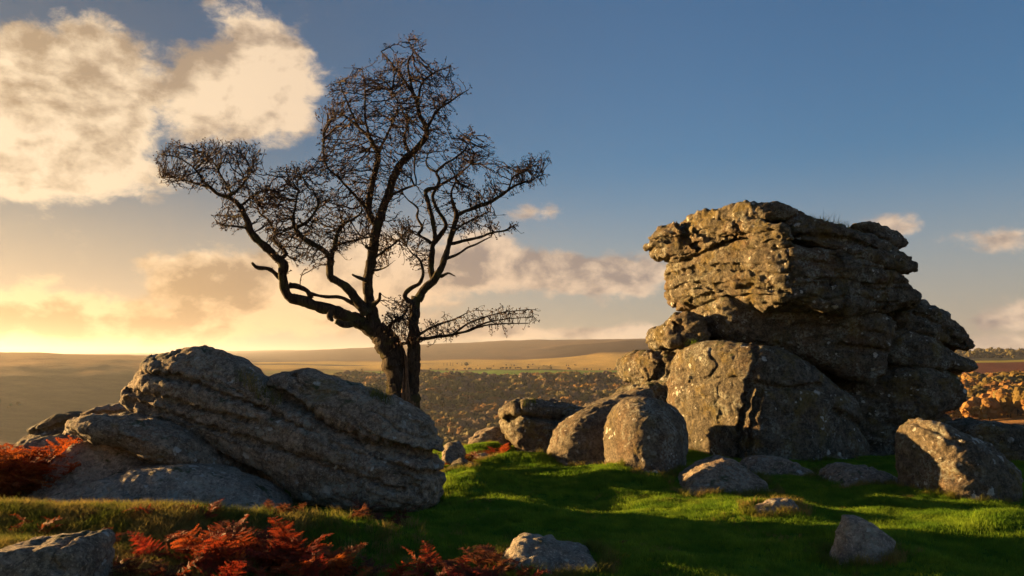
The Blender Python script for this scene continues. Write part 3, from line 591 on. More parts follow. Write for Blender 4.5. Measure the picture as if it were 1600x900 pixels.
# limbs: (px, row, half width in px) ..., depth at start, depth at end
LIMBS = [
 ('trunk', [(628, 720, 36), (627, 680, 31), (627, 640, 26), (624, 605, 21), (618, 575, 19), (611, 548, 19), (600, 528, 18), (588, 512, 15)], 0.0, 0.0),
 ('trunk', [(640, 690, 20), (643, 640, 15), (643, 600, 12), (646, 560, 12), (647, 530, 10.5), (647, 505, 9.5), (647, 485, 9), (652, 467, 9)], -0.10, -0.05),
 ('limb', [(594, 522, 15), (567, 507, 14), (542, 495, 12.5), (512, 483, 11), (487, 475, 10), (468, 469, 9.5), (453, 465, 9), (446, 450, 9), (441, 430, 9), (442, 413, 9), (425, 396, 8), (402, 374, 7), (390, 356, 6.5), (382, 335, 5.5), (374, 320, 4.5), (358, 309, 4), (340, 302, 3.4), (322, 287, 2.8), (310, 270, 1.8)], 0.0, -0.5),
 ('limb', [(590, 515, 14), (580, 492, 11.5), (577, 465, 10.5), (575, 435, 10), (580, 402, 9.5), (586, 370, 9), (591, 347, 9), (600, 322, 8), (608, 304, 7.5), (615, 277, 7), (625, 257, 6.5), (645, 238, 6), (660, 222, 5.5), (667, 209, 5), (665, 196, 5), (655, 181, 4.5), (652, 160, 4), (645, 145, 3.2), (635, 131, 2.5), (620, 110, 2), (605, 91, 1.5), (595, 80, 1)], 0.0, 0.15),
 ('limb', [(588, 352, 7), (578, 336, 6.5), (575, 320, 6), (580, 295, 5.5), (587, 265, 5.2), (591, 243, 5), (585, 228, 4.5), (575, 212, 3.5), (557, 196, 2.6), (537, 181, 2), (512, 178, 1.2)], 0.0, 0.55),
 ('limb', [(574, 492, 10), (565, 479, 9.5), (555, 467, 9), (542, 450, 8), (530, 440, 7.5), (517, 433, 7.5), (516, 420, 7), (517, 404, 6.5), (505, 391, 5.5), (485, 379, 5), (468, 367, 4.5), (460, 355, 4), (458, 341, 3), (462, 320, 2), (466, 298, 1.3)], -0.1, -0.6),
 ('limb', [(462, 357, 3.5), (480, 346, 3), (492, 331, 2.6), (497, 319, 2.4), (494, 308, 2), (485, 292, 1.5), (470, 275, 1)], -0.55, -0.3),
 ('limb', [(518, 402, 5), (522, 386, 4.2), (527, 365, 3.6), (534, 351, 3), (552, 342, 2.4), (565, 330, 1.6), (560, 312, 1)], -0.4, 0.2),
 ('limb', [(524, 384, 3), (540, 379, 2.4), (560, 374, 2), (578, 371, 1.2)], -0.4, -0.7),
 ('limb', [(452, 446, 5.5), (466, 448, 5), (480, 454, 5.2), (485, 466, 6)], -0.05, -0.05),
 ('limb', [(482, 458, 3.6), (510, 464, 3.4), (530, 464, 3.6), (546, 471, 4), (560, 480, 5)], -0.15, -0.1),
 ('limb', [(438, 436, 5), (422, 422, 4), (403, 419, 3.8), (394, 411, 2.5)], -0.05, -0.35),
 ('limb', [(436, 407, 4.5), (447, 397, 4), (436, 384, 3.6), (427, 374, 3.2), (430, 366, 3), (425, 354, 2.6), (419, 344, 2.2), (405, 332, 1.8), (402, 318, 1.2)], -0.15, 0.35),
 ('limb', [(390, 357, 3), (366, 354, 2), (344, 351, 1)], -0.25, -0.6), ('limb', [(381, 338, 2.8), (362, 338, 1.8), (340, 336, 1)], -0.3, 0.1),
 ('limb', [(356, 308, 3), (372, 296, 2.4), (385, 280, 2), (390, 262, 1.4), (382, 245, 1)], -0.4, 0.1), ('limb', [(330, 294, 2.6), (300, 285, 1.8), (270, 278, 1.2), (252, 278, .9)], -0.45, -0.1),
 ('limb', [(314, 276, 2.2), (298, 258, 1.6), (275, 245, 1.2), (255, 242, .9)], -0.5, -0.8), ('limb', [(362, 302, 2.6), (345, 275, 2), (335, 255, 1.5), (320, 238, 1)], -0.4, 0.2),
 ('limb', [(376, 322, 2.8), (398, 305, 2), (415, 296, 1.3), (428, 298, .9)], -0.3, -0.1),
 ('limb', [(646, 145, 3), (642, 127, 2.4), (637, 98, 1.9), (645, 82, 1.5), (638, 62, 1)], 0.15, 0.1), ('limb', [(653, 158, 2.8), (660, 130, 2.2), (680, 113, 1.6), (704, 103, 1)], 0.1, -0.3),
 ('limb', [(667, 200, 3.6), (680, 177, 2.6), (690, 167, 2.2), (707, 156, 1.6), (732, 140, 1)], 0.1, -0.1), ('limb', [(578, 215, 3), (571, 190, 2.4), (570, 160, 1.9), (570, 135, 1.5), (566, 108, 1)], 0.3, 0.4),
 ('limb', [(560, 198, 2.4), (545, 165, 1.8), (535, 140, 1.4), (532, 128, 1)], 0.4, 0.1), ('limb', [(580, 340, 4), (562, 314, 3), (543, 293, 2.5), (530, 278, 2.1), (512, 262, 1.7), (505, 238, 1.4), (506, 216, 1)], -0.1, -0.6),
 ('limb', [(590, 245, 3), (600, 220, 2.4), (612, 195, 2), (622, 165, 1.5), (612, 140, 1)], 0.2, -0.4), ('limb', [(640, 243, 3), (632, 215, 2.4), (638, 190, 1.9), (628, 172, 1.2)], 0.1, 0.6),
 ('limb', [(608, 305, 3), (622, 300, 2.6), (640, 292, 2.2), (650, 290, 1.4)], 0.0, -0.3),
 ('limb', [(652, 468, 9), (665, 450, 8.5), (680, 436, 8), (689, 420, 7), (696, 402, 6), (701, 382, 5.5), (707, 360, 5), (714, 338, 4.5), (708, 318, 3.2), (705, 302, 2.2), (712, 282, 1.5)], -0.05, -0.3),
 ('limb', [(713, 336, 4.2), (740, 325, 3.8), (765, 316, 3.4), (782, 306, 3), (795, 296, 2.6), (812, 287, 2), (832, 281, 1.5), (848, 272, 1)], -0.2, -0.6), ('limb', [(795, 296, 2.2), (803, 276, 1.8), (822, 267, 1.4), (836, 252, 1)], -0.45, -0.2),
 ('limb', [(678, 437, 7), (673, 420, 6), (675, 395, 5.5), (678, 380, 5), (690, 365, 4.8), (697, 351, 4.2), (688, 335, 3.8), (680, 320, 3.4), (676, 305, 3.2), (686, 291, 2.8), (702, 281, 2.4), (720, 270, 1.9), (736, 256, 1.2)], 0.05, 0.3),
 ('limb', [(679, 380, 5), (680, 365, 4.6), (676, 345, 4.4), (670, 320, 4.2), (666, 298, 4), (682, 292, 3.6), (686, 280, 3.2), (682, 269, 2.8), (697, 255, 2.4), (712, 246, 2), (726, 234, 1.6), (740, 212, 1)], 0.1, 0.0),
 ('limb', [(683, 270, 2.4), (667, 259, 1.8), (668, 240, 1.2)], 0.05, 0.3),
 ('limb', [(673, 380, 3.6), (664, 373, 3.2), (654, 366, 3), (660, 356, 2.8), (652, 340, 2.4), (653, 326, 2), (640, 315, 1.6), (630, 304, 1)], 0.05, 0.3), ('limb', [(658, 358, 2), (664, 342, 1)], 0.1, 0.1),
 ('limb', [(701, 382, 3.6), (722, 377, 3.2), (750, 370, 2.6), (767, 364, 2.2), (790, 360, 1.7), (806, 350, 1)], -0.15, -0.5), ('limb', [(696, 404, 3.2), (712, 399, 2.8), (730, 387, 2.2), (745, 381, 1.8), (768, 370, 1)], -0.1, 0.3),
 ('limb', [(705, 365, 3), (722, 352, 2), (745, 340, 1.5), (766, 330, 1)], -0.2, 0.2),
 ('limb', [(645, 474, 5), (634, 466, 5), (634, 458, 4.5), (642, 450, 4), (655, 443, 3.6), (661, 430, 3.2), (660, 415, 2.8), (655, 404, 2.2), (643, 395, 1.5), (636, 386, .9)], -0.1, -0.35),
 ('limb', [(689, 432, 3.2), (700, 427, 2.2), (711, 431, 1)], -0.1, -0.3),
 ('limb', [(650, 530, 4), (680, 527, 3.2), (710, 522, 2.6), (732, 517, 2.2), (755, 509, 1.7), (780, 506, 1.3), (826, 505, .8)], -0.1, -0.6), ('limb', [(652, 524, 3), (670, 514, 2.4), (688, 506, 2), (710, 499, 1.6), (733, 487, .9)], -0.1, 0.3),
 ('limb', [(710, 522, 2.2), (730, 507, 1.8), (755, 496, 1.5), (792, 487, 1.1), (830, 484, .8)], -0.3, -0.2), ('limb', [(724, 519, 1.8), (767, 502, 1.4), (800, 498, 1), (834, 495, .8)], -0.35, -0.5),
 ('limb', [(602, 520, 4.5), (612, 505, 3.6), (628, 496, 2.8), (638, 480, 2)], -0.2, -0.4), ('limb', [(606, 532, 3), (622, 536, 3), (640, 536, 3)], -0.15, -0.15),
 ('limb', [(583, 477, 5), (592, 469, 4), (594, 458, 3)], -0.1, -0.25), ('limb', [(573, 440, 5), (560, 434, 3.5), (551, 429, 2)], -0.1, -0.3), ('limb', [(580, 392, 4), (571, 384, 3)], 0, -0.15),
 ('limb', [(584, 404, 3), (600, 392, 2.3), (622, 376, 1.8), (642, 353, 1.1)], 0.0, 0.4), ('limb', [(580, 424, 2.6), (595, 420, 1.9), (608, 415, 1)], 0.0, -0.3),
 ('limb', [(520, 484, 7), (515, 494, 6), (519, 501, 3)], -0.15, -0.25), ('limb', [(562, 505, 7), (540, 507, 6.5), (524, 502, 5)], -0.12, -0.2),
]
BARK = None
def bark_material():
    m = Mat('bark'); p = m.pos(); st = m.vm('MULTIPLY', p, (1, 1, 0.28))
    n1 = m.noise(st, 28, 7, 0.7, 0.8); n2 = m.noise(p, 4, 5, 0.6)
    c = m.mix(m.mr(n1, 0.35, 0.65), (0.022, 0.016, 0.011), (0.085, 0.062, 0.042))
    c = m.mix(m.math('MULTIPLY', m.mr(n2, 0.52, 0.66), 0.7), c, (0.075, 0.072, 0.022))
    c = m.mix(m.mr(m.noise(p, 40, 3, 0.6), 0.66, 0.72), c, (0.20, 0.19, 0.14))
    return m.done(c, 0.95, m.bump(n1, 1.0, 0.05, m.bump(m.noise(p, 60, 4, 0.7), 0.6, 0.012)), 0.15)
BARK = bark_material()
def twig_material():
    m = Mat('twig_bark'); p = m.pos()
    return m.done(m.mix(m.mr(m.noise(p, 18, 4), 0.4, 0.6), (0.026, 0.017, 0.012), (0.075, 0.05, 0.033)), 0.9, None, 0.15)
TWIG = twig_material()
def inside(poly, x, y):
    r = np.zeros(len(x), bool); n = len(poly)
    for i in range(n):
        x1, y1 = poly[i]; x2, y2 = poly[i - 1]
        r ^= ((y1 > y) != (y2 > y)) & (x < (x2 - x1) * (y - y1) / ((y2 - y1) or 1e-9) + x1)
    return r
def build_tree():
    root_xy = P(628, 700, TY); tz = gz(root_xy[0], root_xy[1])
    tree = empty('hawthorn_tree', (root_xy[0], root_xy[1], tz)); tag(tree, 'bare twisted hawthorn tree with a spreading crown of reddish twigs', 'tree')
    loc = np.array(tree.location)
    nodes, rads, par = [], [], []
    for k, (nm, pts, d0, d1) in enumerate(LIMBS):
        n = len(pts); p3 = []
        for i, (px, py, hw) in enumerate(pts):
            t = i / (n - 1); dep = TY + d0 + (d1 - d0) * t ** 1.2; p3.append(np.append(P(px, py, dep), hw * dep / FPX))
        p3 = np.array(p3)
        if nm == 'trunk': p3[0, 2] = tz - 0.15
        c = catmull(p3, 0.035); q = c[:, :3].copy(); r = np.maximum(c[:, 3] * (0.9 if nm == 'trunk' else 0.82), 0.004)
        if nm != 'trunk' or True:
            jit = np.stack([perlin(q / 0.16 + 3 * k), perlin(q / 0.16 + 40 + k), perlin(q / 0.16 + 80 + k)], 1)
            q += jit * (0.2 * r + 0.005)[:, None]
            r = r * (1 + 0.20 * perlin(q / 0.11 + 7) + 0.12 * perlin(q / 0.05 + 2))
        V, F = [], []
        tube(q, r, 16 if nm == 'trunk' else (10 if r[0] > 0.05 else 7), V, F, 0.16 if nm == 'trunk' else 0.09)
        obj(nm, mesh_np(nm, np.array(V) - loc, F), BARK, tree)
        if nm != 'trunk':
            for i in range(2, len(q)):
                if r[i] < 0.065: nodes.append(q[i]); rads.append(r[i]); par.append(-1)
    # broken, torn wood between the two stems
    V, F = [], []
    for a, b, w in [((634, 640), (637, 545), 5), ((640, 645), (632, 552), 5), ((650, 655), (649, 615), 4), ((646, 660), (643, 600), 6), ((628, 640), (631, 575), 6)]:
        p0 = P(a[0], a[1] + 20, TY - 0.22); p1 = P(b[0], b[1], TY - 0.14)
        c = catmull(np.array([p0, (p0 + p1) / 2 + (random.uniform(-.02, .02), -0.02, 0), p1]), 0.05); tube(c, np.linspace(w, 0.8, len(c)) * TY / FPX, 6, V, F, 0.2)
    m = Mat('torn_wood'); p = m.pos(); obj('torn_wood', mesh_np('torn_wood', np.array(V) - loc, F), m.done(m.mix(m.mr(m.noise(m.vm('MULTIPLY', p, (1, 1, .15)), 60, 5, .7), .35, .65), (0.05, 0.03, 0.018), (0.20, 0.12, 0.065)), 0.9), tree)
    # crown envelopes that the fine branches grow through
    crown = [([(245, 242), (262, 226), (300, 230), (340, 226), (375, 222), (403, 230), (405, 256), (402, 280), (425, 288), (430, 302), (400, 304), (365, 298), (325, 292), (280, 293), (248, 280)], 900, 0.55, -0.35),
             ([(345, 312), (360, 297), (430, 298), (432, 322), (400, 332), (360, 325)], 170, 0.4, -0.2), ([(334, 338), (380, 330), (388, 360), (340, 358)], 110, 0.35, -0.3),
             ([(428, 262), (470, 256), (505, 250), (516, 262), (512, 290), (545, 310), (572, 330), (580, 360), (562, 375), (530, 396), (500, 402), (460, 396), (432, 392), (412, 360), (405, 322), (420, 290)], 1450, 0.7, -0.2),
             ([(504, 176), (520, 130), (545, 118), (566, 104), (585, 135), (600, 80), (625, 75), (637, 58), (660, 62), (668, 82), (650, 95), (690, 100), (710, 102), (706, 120), (696, 135), (736, 139), (706, 158), (702, 190), (698, 216), (672, 236), (642, 262), (625, 300), (602, 330), (575, 330), (552, 300), (520, 272), (498, 240), (500, 210), (512, 190)], 2600, 0.75, 0.05),
             ([(682, 236), (700, 222), (736, 203), (746, 214), (766, 226), (771, 246), (750, 262), (720, 276), (690, 276)], 420, 0.45, 0.1), ([(740, 272), (776, 254), (792, 264), (784, 300), (742, 320), (700, 332), (690, 300), (710, 285)], 330, 0.5, -0.2),
             ([(786, 262), (832, 246), (857, 250), (852, 280), (820, 290), (790, 302)], 300, 0.35, -0.4), ([(702, 348), (765, 325), (772, 336), (722, 366), (706, 366)], 110, 0.35, 0.0), ([(758, 352), (780, 336), (808, 350), (802, 361), (765, 370)], 110, 0.3, -0.3),
             ([(588, 382), (625, 335), (652, 345), (642, 380), (612, 402), (590, 424)], 300, 0.4, 0.1), ([(628, 398), (660, 378), (672, 402), (652, 424)], 110, 0.3, 0.0), ([(598, 480), (636, 470), (648, 500), (642, 538), (622, 536), (604, 508)], 240, 0.35, -0.3),
             ([(655, 508), (700, 496), (735, 484), (800, 482), (838, 485), (832, 506), (760, 513), (700, 530), (655, 537)], 230, 0.35, -0.2), ([(430, 392), (500, 402), (516, 416), (470, 421), (440, 412)], 120, 0.35, -0.3),
             ([(655, 290), (690, 285), (700, 330), (690, 370), (660, 360)], 130, 0.4, 0.1)]
    att = []
    for pl, n, dep, mid in crown:
        n = int(n * 2.1)
        a = np.array(pl, float); lo, hi = a.min(0), a.max(0); got = 0
        while got < n:
            x = rng.uniform(lo[0], hi[0], n); y = rng.uniform(lo[1], hi[1], n); ok = inside(pl, x, y); x, y = x[ok], y[ok]
            for i in range(min(len(x), n - got)): att.append(P(x[i] + rng.normal() * 6, y[i] + rng.normal() * 6, TY + mid + rng.normal() * dep * 0.6))
            got += len(x)
    att = np.array(att); att = att[perlin(att * np.array((1, 0.6, 1)) / 0.30 + 11) > -0.10]; n0 = len(nodes)
    kd = kdtree.KDTree(n0)
    for i, q in enumerate(nodes): kd.insert(q, i)
    kd.balance(); dist = np.array([kd.find(q)[2] for q in att]); order = np.argsort(dist + rng.normal(size=len(att)) * 0.03)
    fresh = []; plen = [0.0] * n0
    for c, j in enumerate(order):                      # each growing point is reached by a crooked shoot from the nearest wood
        if len(fresh) > 250:
            kd = kdtree.KDTree(len(nodes))
            for i, q in enumerate(nodes): kd.insert(q, i)
            kd.balance(); fresh = []
        t = att[j]; best = 1e9; bi = -1; bd = 9
        cand = [(k, d) for _, k, d in kd.find_n(t, 24)]
        if fresh:
            fa = np.array([nodes[k] for k in fresh]); dd = np.linalg.norm(fa - t, axis=1); cand += [(fresh[k], dd[k]) for k in np.argsort(dd)[:8]]
        for k, d in cand:
            cst = d + 0.6 * plen[k]
            if par[k] >= 0 and d > 1e-6:
                g = nodes[k] - nodes[par[k]]; cst += 0.09 * (1 - float(np.dot(g, t - nodes[k])) / (np.linalg.norm(g) * d + 1e-9))
            if cst < best: best, bi, bd = cst, k, d
        if bd > 0.7 or bd < 0.018: continue
        ns = max(1, int(round(bd / 0.065))); cur = bi; p0 = np.array(nodes[bi]); bow = rng.normal(size=3) * bd * 0.06
        for k in range(1, ns + 1):
            f = k / ns; q = p0 + (t - p0) * f + bow * math.sin(math.pi * f) + rng.normal(size=3) * 0.0045
            nodes.append(q); par.append(cur); rads.append(0); plen.append(plen[cur] + bd / ns); cur = len(nodes) - 1; fresh.append(cur)
    # short spurs so that the shoots end in stubby tips as on an old hawthorn
    for i in range(n0, len(nodes)):
        if rng.random() < 0.45:
            d = rng.normal(size=3); d[2] = abs(d[2]) * 0.6; d /= np.linalg.norm(d); nodes.append(nodes[i] + d * rng.uniform(0.02, 0.045)); par.append(i); rads.append(0)
    N = len(nodes); r = np.zeros(N); cnt = np.zeros(N, int)
    for i in range(N - 1, n0 - 1, -1):
        r[i] = max(r[i] ** (1 / 2.5), 0.0034) if cnt[i] else 0.0032
        if par[i] >= 0: r[par[i]] += r[i] ** 2.5; cnt[par[i]] += 1
    r = np.minimum(r, 0.022); nodes = np.array(nodes)
    kids = [[] for _ in range(N)]
    for i in range(n0, N): kids[par[i]].append(i)
    V, F = [], []; starts = [(par[i], i) for i in range(n0, N) if par[i] < n0]
    while starts:
        a, i = starts.pop(); pts = [nodes[a], nodes[i]]; rr = [r[i], r[i]]
        while kids[i]:
            ks = sorted(kids[i], key=lambda k: -r[k])
            for k in ks[1:]: starts.append((i, k))
            i = ks[0]; pts.append(nodes[i]); rr.append(r[i])
        tube(np.array(pts), rr, 4 if rr[0] > 0.007 else 3, V, F, 0, cap=False)
    tw = obj('twigs', mesh_np('twigs', np.array(V) - loc, np.array(F)), TWIG, tree); tag(tw, kind='stuff')
    # last withered leaves, buds and haws
    tips = [i for i in range(n0, N) if not kids[i]]; LV, LF = [], []
    for i in tips:
        for _ in range(rng.integers(1, 4)):
            c = nodes[i] + rng.normal(size=3) * 0.010; s = rng.uniform(0.009, 0.019); a = rng.normal(size=3); a /= np.linalg.norm(a); b = np.cross(a, rng.normal(size=3)); b /= np.linalg.norm(b); n = np.cross(a, b) * 0.35
            k = len(LV); LV += [c - a * s, c + b * s * 0.6 + n * s, c + a * s, c - b * s * 0.6 + n * s]; LF.append((k, k + 1, k + 2, k + 3))
    m = Mat('withered_leaf'); p = m.pos(); lm = m.done(m.mix(m.mr(m.noise(p, 9, 3), 0.4, 0.6), (0.035, 0.016, 0.010), (0.11, 0.045, 0.02)), 0.8)
    lv = obj('leaves', mesh_np('leaves', np.array(LV) - loc, np.array(LF), False), lm, tree); tag(lv, kind='stuff')
    print('TREE nodes', N)
build_tree()

# ------------------------------------------------------------------ turf and rough grass
def leaf_mat(name, c1, c2, scale=3.0, trans=0.35):
    m = Mat(name); p = m.pos(); oi = m.node('ShaderNodeObjectInfo').outputs['Random']
    c = m.mix(m.mr(m.noise(p, scale, 5, 0.6), 0.38, 0.62), c1, c2)
    v = m.math('ADD', m.math('MULTIPLY', oi, 0.5), 0.75); cc = m.node('ShaderNodeCombineColor'); [m.L.new(v, cc.inputs[i]) for i in range(3)]
    c = m.mix(1.0, c, cc.outputs[0], 'MULTIPLY')
    m.done(c, 0.75, None, 0.2)
    tr = m.node('ShaderNodeBsdfTranslucent'); m.L.new(c, tr.inputs[0]); mx = m.node('ShaderNodeMixShader'); mx.inputs[0].default_value = trans
    m.L.new(m.b.outputs[0], mx.inputs[1]); m.L.new(tr.outputs[0], mx.inputs[2]); m.L.new(mx.outputs[0], m.out.inputs[0]); return m.m
TURF = leaf_mat('turf_blades', (0.105, 0.21, 0.014), (0.20, 0.30, 0.022), 2.2, 0.5)
STRAW = leaf_mat('rough_grass_blades', (0.13, 0.16, 0.022), (0.32, 0.24, 0.07), 2.5, 0.55)
def clump(name, n, rad, h, wid, lean, mat, seg=2):
    V, F = [], []
    for _ in range(n):
        a = random.uniform(0, 6.283); q = rad * math.sqrt(random.random()); x, y = q * math.cos(a), q * math.sin(a); hh = h * random.uniform(0.5, 1.15)
        t = random.uniform(0, 6.283); lx, ly = math.cos(t) * lean * hh, math.sin(t) * lean * hh; wx, wy = -math.sin(t) * wid / 2, math.cos(t) * wid / 2
        k = len(V)
        V += [(x - wx, y - wy, -0.01), (x + wx, y + wy, -0.01), (x + lx * .35 + wx * .8, y + ly * .35 + wy * .8, hh * .6), (x + lx * .35 - wx * .8, y + ly * .35 - wy * .8, hh * .6), (x + lx, y + ly, hh)]
        F += [(k, k + 1, k + 2, k + 3), (k + 3, k + 2, k + 4)]
    me = mesh_np(name, V, F, False); me.materials.append(mat); return bpy.data.objects.new(name, me)
def scatter(name, pts, rot, scl, protos, label_kind='stuff', tilt=None):
    """one object whose points each carry a copy of one of the prototype clumps"""
    me = bpy.data.meshes.new(name); me.vertices.add(len(pts)); me.vertices.foreach_set('co', np.asarray(pts, np.float32).ravel())
    for nm, arr in (('rot', rot), ('scl', scl)):
        at = me.attributes.new(nm, 'FLOAT', 'POINT'); at.data.foreach_set('value', np.asarray(arr, np.float32))
    at = me.attributes.new('pick', 'INT', 'POINT'); at.data.foreach_set('value', rng.integers(0, len(protos), len(pts)).astype(np.int32))
    o = bpy.data.objects.new(name, me); COL.objects.link(o); o['kind'] = label_kind
    ng = bpy.data.node_groups.new(name, 'GeometryNodeTree'); ng.interface.new_socket('Geometry', in_out='INPUT', socket_type='NodeSocketGeometry'); ng.interface.new_socket('Geometry', in_out='OUTPUT', socket_type='NodeSocketGeometry')
    N = ng.nodes; L = ng.links; gi = N.new('NodeGroupInput'); go = N.new('NodeGroupOutput')
    ip = N.new('GeometryNodeInstanceOnPoints'); L.new(gi.outputs[0], ip.inputs['Points'])
    gg = N.new('GeometryNodeGeometryToInstance')
    for pr in reversed(protos):
        oi = N.new('GeometryNodeObjectInfo'); oi.inputs['Object'].default_value = pr; L.new(oi.outputs['Geometry'], gg.inputs[0])
    L.new(gg.outputs[0], ip.inputs['Instance']); ip.inputs['Pick Instance'].default_value = True
    def attr(nm, ty):
        a = N.new('GeometryNodeInputNamedAttribute'); a.data_type = ty; a.inputs['Name'].default_value = nm; return a.outputs['Attribute']
    L.new(attr('pick', 'INT'), ip.inputs['Instance Index'])
    cx = N.new('ShaderNodeCombineXYZ'); L.new(attr('rot', 'FLOAT'), cx.inputs[2]); L.new(cx.outputs[0], ip.inputs['Rotation'])
    cs = N.new('ShaderNodeCombineXYZ'); a = attr('scl', 'FLOAT'); [L.new(a, cs.inputs[i]) for i in range(3)]; L.new(cs.outputs[0], ip.inputs['Scale'])
    L.new(ip.outputs[0], go.inputs[0]); md = o.modifiers.new('scatter', 'NODES'); md.node_group = ng; return o
ROCKS_XY = np.concatenate([q for q in ROCK_POINTS]); 
def rock_mask(x, y):
    """True where a rock stands on the turf"""
    h = 0.06; key = lambda a, b: (np.floor(a / h).astype(np.int64) + 5000) * 20000 + np.floor(b / h).astype(np.int64)
    g = ground_z(ROCKS_XY[:, 0], ROCKS_XY[:, 1]); low = ROCKS_XY[np.abs(ROCKS_XY[:, 2] - g) < 0.07]
    return np.isin(key(x, y), np.unique(key(ROCKS_XY[ROCKS_XY[:, 2] > g - 0.02][:, 0], ROCKS_XY[ROCKS_XY[:, 2] > g - 0.02][:, 1]))), low
def build_grass():
    n = 80000; a = rng.uniform(-0.66, 0.66, n); r = np.sqrt(rng.uniform(4.2 ** 2, 17.5 ** 2, n)); x, y = r * np.sin(a), r * np.cos(a)
    mk, low = rock_mask(x, y); x, y = x[~mk], y[~mk]
    z = ground_z(x, y); s = rng.uniform(0.7, 1.3, len(x)) * (0.85 + 0.5 * np.clip(fbm(np.stack([x, y, 0 * x], 1) / 0.5, 2), -0.5, 1))
    hm = np.exp(-((x + 4.1) / 1.8) ** 2 - ((y - 6.6) / 0.9) ** 2); keep = rng.random(len(x)) > hm * 1.2
    short = [clump('turf', 40, 0.075, 0.042, 0.0045, 0.55, TURF) for _ in range(4)]
    scatter('turf', np.stack([x, y, z], 1)[keep], rng.uniform(0, 6.28, keep.sum()), s[keep], short)
    longp = [clump('rough_grass', 26, 0.05, 0.10, 0.0045, 0.75, STRAW) for _ in range(4)]
    pts = []
    k = rng.integers(0, len(low), 9000); q = low[k] + rng.normal(size=(9000, 3)) * np.array((0.07, 0.07, 0)); pts.append((q[:, :2], 0.8))
    m2 = 14000; hx = rng.normal(-4.1, 1.1, m2); hy = rng.normal(6.5, 0.6, m2); pts.append((np.stack([hx, hy], 1), 0.95))
    m3 = 6500; t = fbm(np.stack([x, y, 0 * x + 9], 1) / 0.9, 2); idx = np.argsort(-t)[:12000]; idx = rng.choice(idx, m3); pts.append((np.stack([x[idx], y[idx]], 1), 0.35))
    m4 = 5000; ex = rng.uniform(-9, 9, m4); ey = rng.uniform(14.0, 19, m4); pts.append((np.stack([ex, ey], 1), 0.9))
    XY = np.concatenate([p for p, _ in pts]); S = np.concatenate([np.full(len(p), w) for p, w in pts]) * rng.uniform(0.6, 1.3, len(XY))
    mk, _ = rock_mask(XY[:, 0], XY[:, 1]); XY, S = XY[~mk], S[~mk]
    scatter('rough_grass', np.column_stack([XY, ground_z(XY[:, 0], XY[:, 1])]), rng.uniform(0, 6.28, len(XY)), S, longp)
build_grass()

# ------------------------------------------------------------------ bracken
def bracken_mat(name, c1, c2, c3):
    m = Mat(name); p = m.pos(); oi = m.node('ShaderNodeObjectInfo').outputs['Random']
    c = m.mix(oi, c1, c2); c = m.mix(m.mr(m.noise(p, 24, 4, 0.6), 0.45, 0.68), c, c3); m.done(c, 0.65, None, 0.3)
    tr = m.node('ShaderNodeBsdfTranslucent'); m.L.new(c, tr.inputs[0]); mx = m.node('ShaderNodeMixShader'); mx.inputs[0].default_value = 0.45
    m.L.new(m.b.outputs[0], mx.inputs[1]); m.L.new(tr.outputs[0], mx.inputs[2]); m.L.new(mx.outputs[0], m.out.inputs[0]); return m.m
BR = {'orange': bracken_mat('bracken_orange', (0.30, 0.055, 0.010), (0.40, 0.11, 0.016), (0.16, 0.035, 0.012)),
      'red': bracken_mat('bracken_red', (0.22, 0.022, 0.010), (0.30, 0.065, 0.016), (0.10, 0.035, 0.014)),
      'brown': bracken_mat('bracken_brown', (0.10, 0.035, 0.016), (0.15, 0.05, 0.02), (0.06, 0.025, 0.014))}
def frond_mesh(seed, mat):
    rs = random.Random(seed); Lf = 1.0; V, F = [], []; npin = 20
    rach = []; ang = math.radians(rs.uniform(62, 80)); x = z = y = 0; bend = rs.uniform(0.03, 0.07); sw = rs.uniform(-.03, .03); hd = 0
    for i in range(23):
        rach.append((x, y, z)); x += Lf / 22 * math.cos(ang) * math.cos(hd); y += Lf / 22 * math.cos(ang) * math.sin(hd); z += Lf / 22 * math.sin(ang); ang -= bend * (0.6 + i / 18); hd += sw
    R = np.array(rach); tube(R, np.linspace(0.007, 0.0015, len(R)), 3, V, F, 0, cap=False)
    V = [np.array(v) for v in V]
    for i in range(npin):
        t = 0.28 + 0.70 * i / (npin - 1); k = t * 22; i0 = min(int(k), 21); base = R[i0] + (R[i0 + 1] - R[i0]) * (k - i0); tan = R[i0 + 1] - R[i0]; tan /= np.linalg.norm(tan)
        side = np.cross(tan, (0, 0, 1)); side /= max(np.linalg.norm(side), 1e-6); up = np.cross(side, tan)
        ln = 0.30 * (1 - (t - 0.28) / 0.74) ** 0.85 + 0.02
        for s in (-1, 1):
            if rs.random() < 0.06: continue
            dr = side * s + tan * rs.uniform(0.25, 0.55) + up * rs.uniform(-0.25, 0.35); dr /= np.linalg.norm(dr); curl = rs.uniform(-0.9, 0.5); nseg = max(3, int(ln / 0.022)); pos = base.copy(); tw = rs.uniform(-.7, .7)
            wv = np.cross(dr, up); wv /= np.linalg.norm(wv); wv = wv * math.cos(tw) + up * math.sin(tw)
            for j in range(nseg):
                f = j / nseg; wl = ln * 0.17 * (1 - f) + 0.008; st = ln / nseg
                for sg in (-1, 1):     # pinnules: small folded leaflets on both sides of the pinna
                    b0 = pos; b1 = pos + dr * st * 0.86; tip = pos + dr * st * 0.75 + wv * sg * wl + up * rs.uniform(-0.5, 0.25) * wl
                    kx = len(V); V += [b0, b1, tip + dr * st * 0.18, tip - dr * st * 0.15]; F.append((kx, kx + 1, kx + 2, kx + 3))
                dr = dr + up * curl * 0.10; dr /= np.linalg.norm(dr); pos = pos + dr * st
    me = mesh_np('frond', np.array(V), F, False); me.materials.append(mat); return me
FR = {k: [frond_mesh(i * 7 + len(k), BR[k]) for i in range(6)] for k in BR}
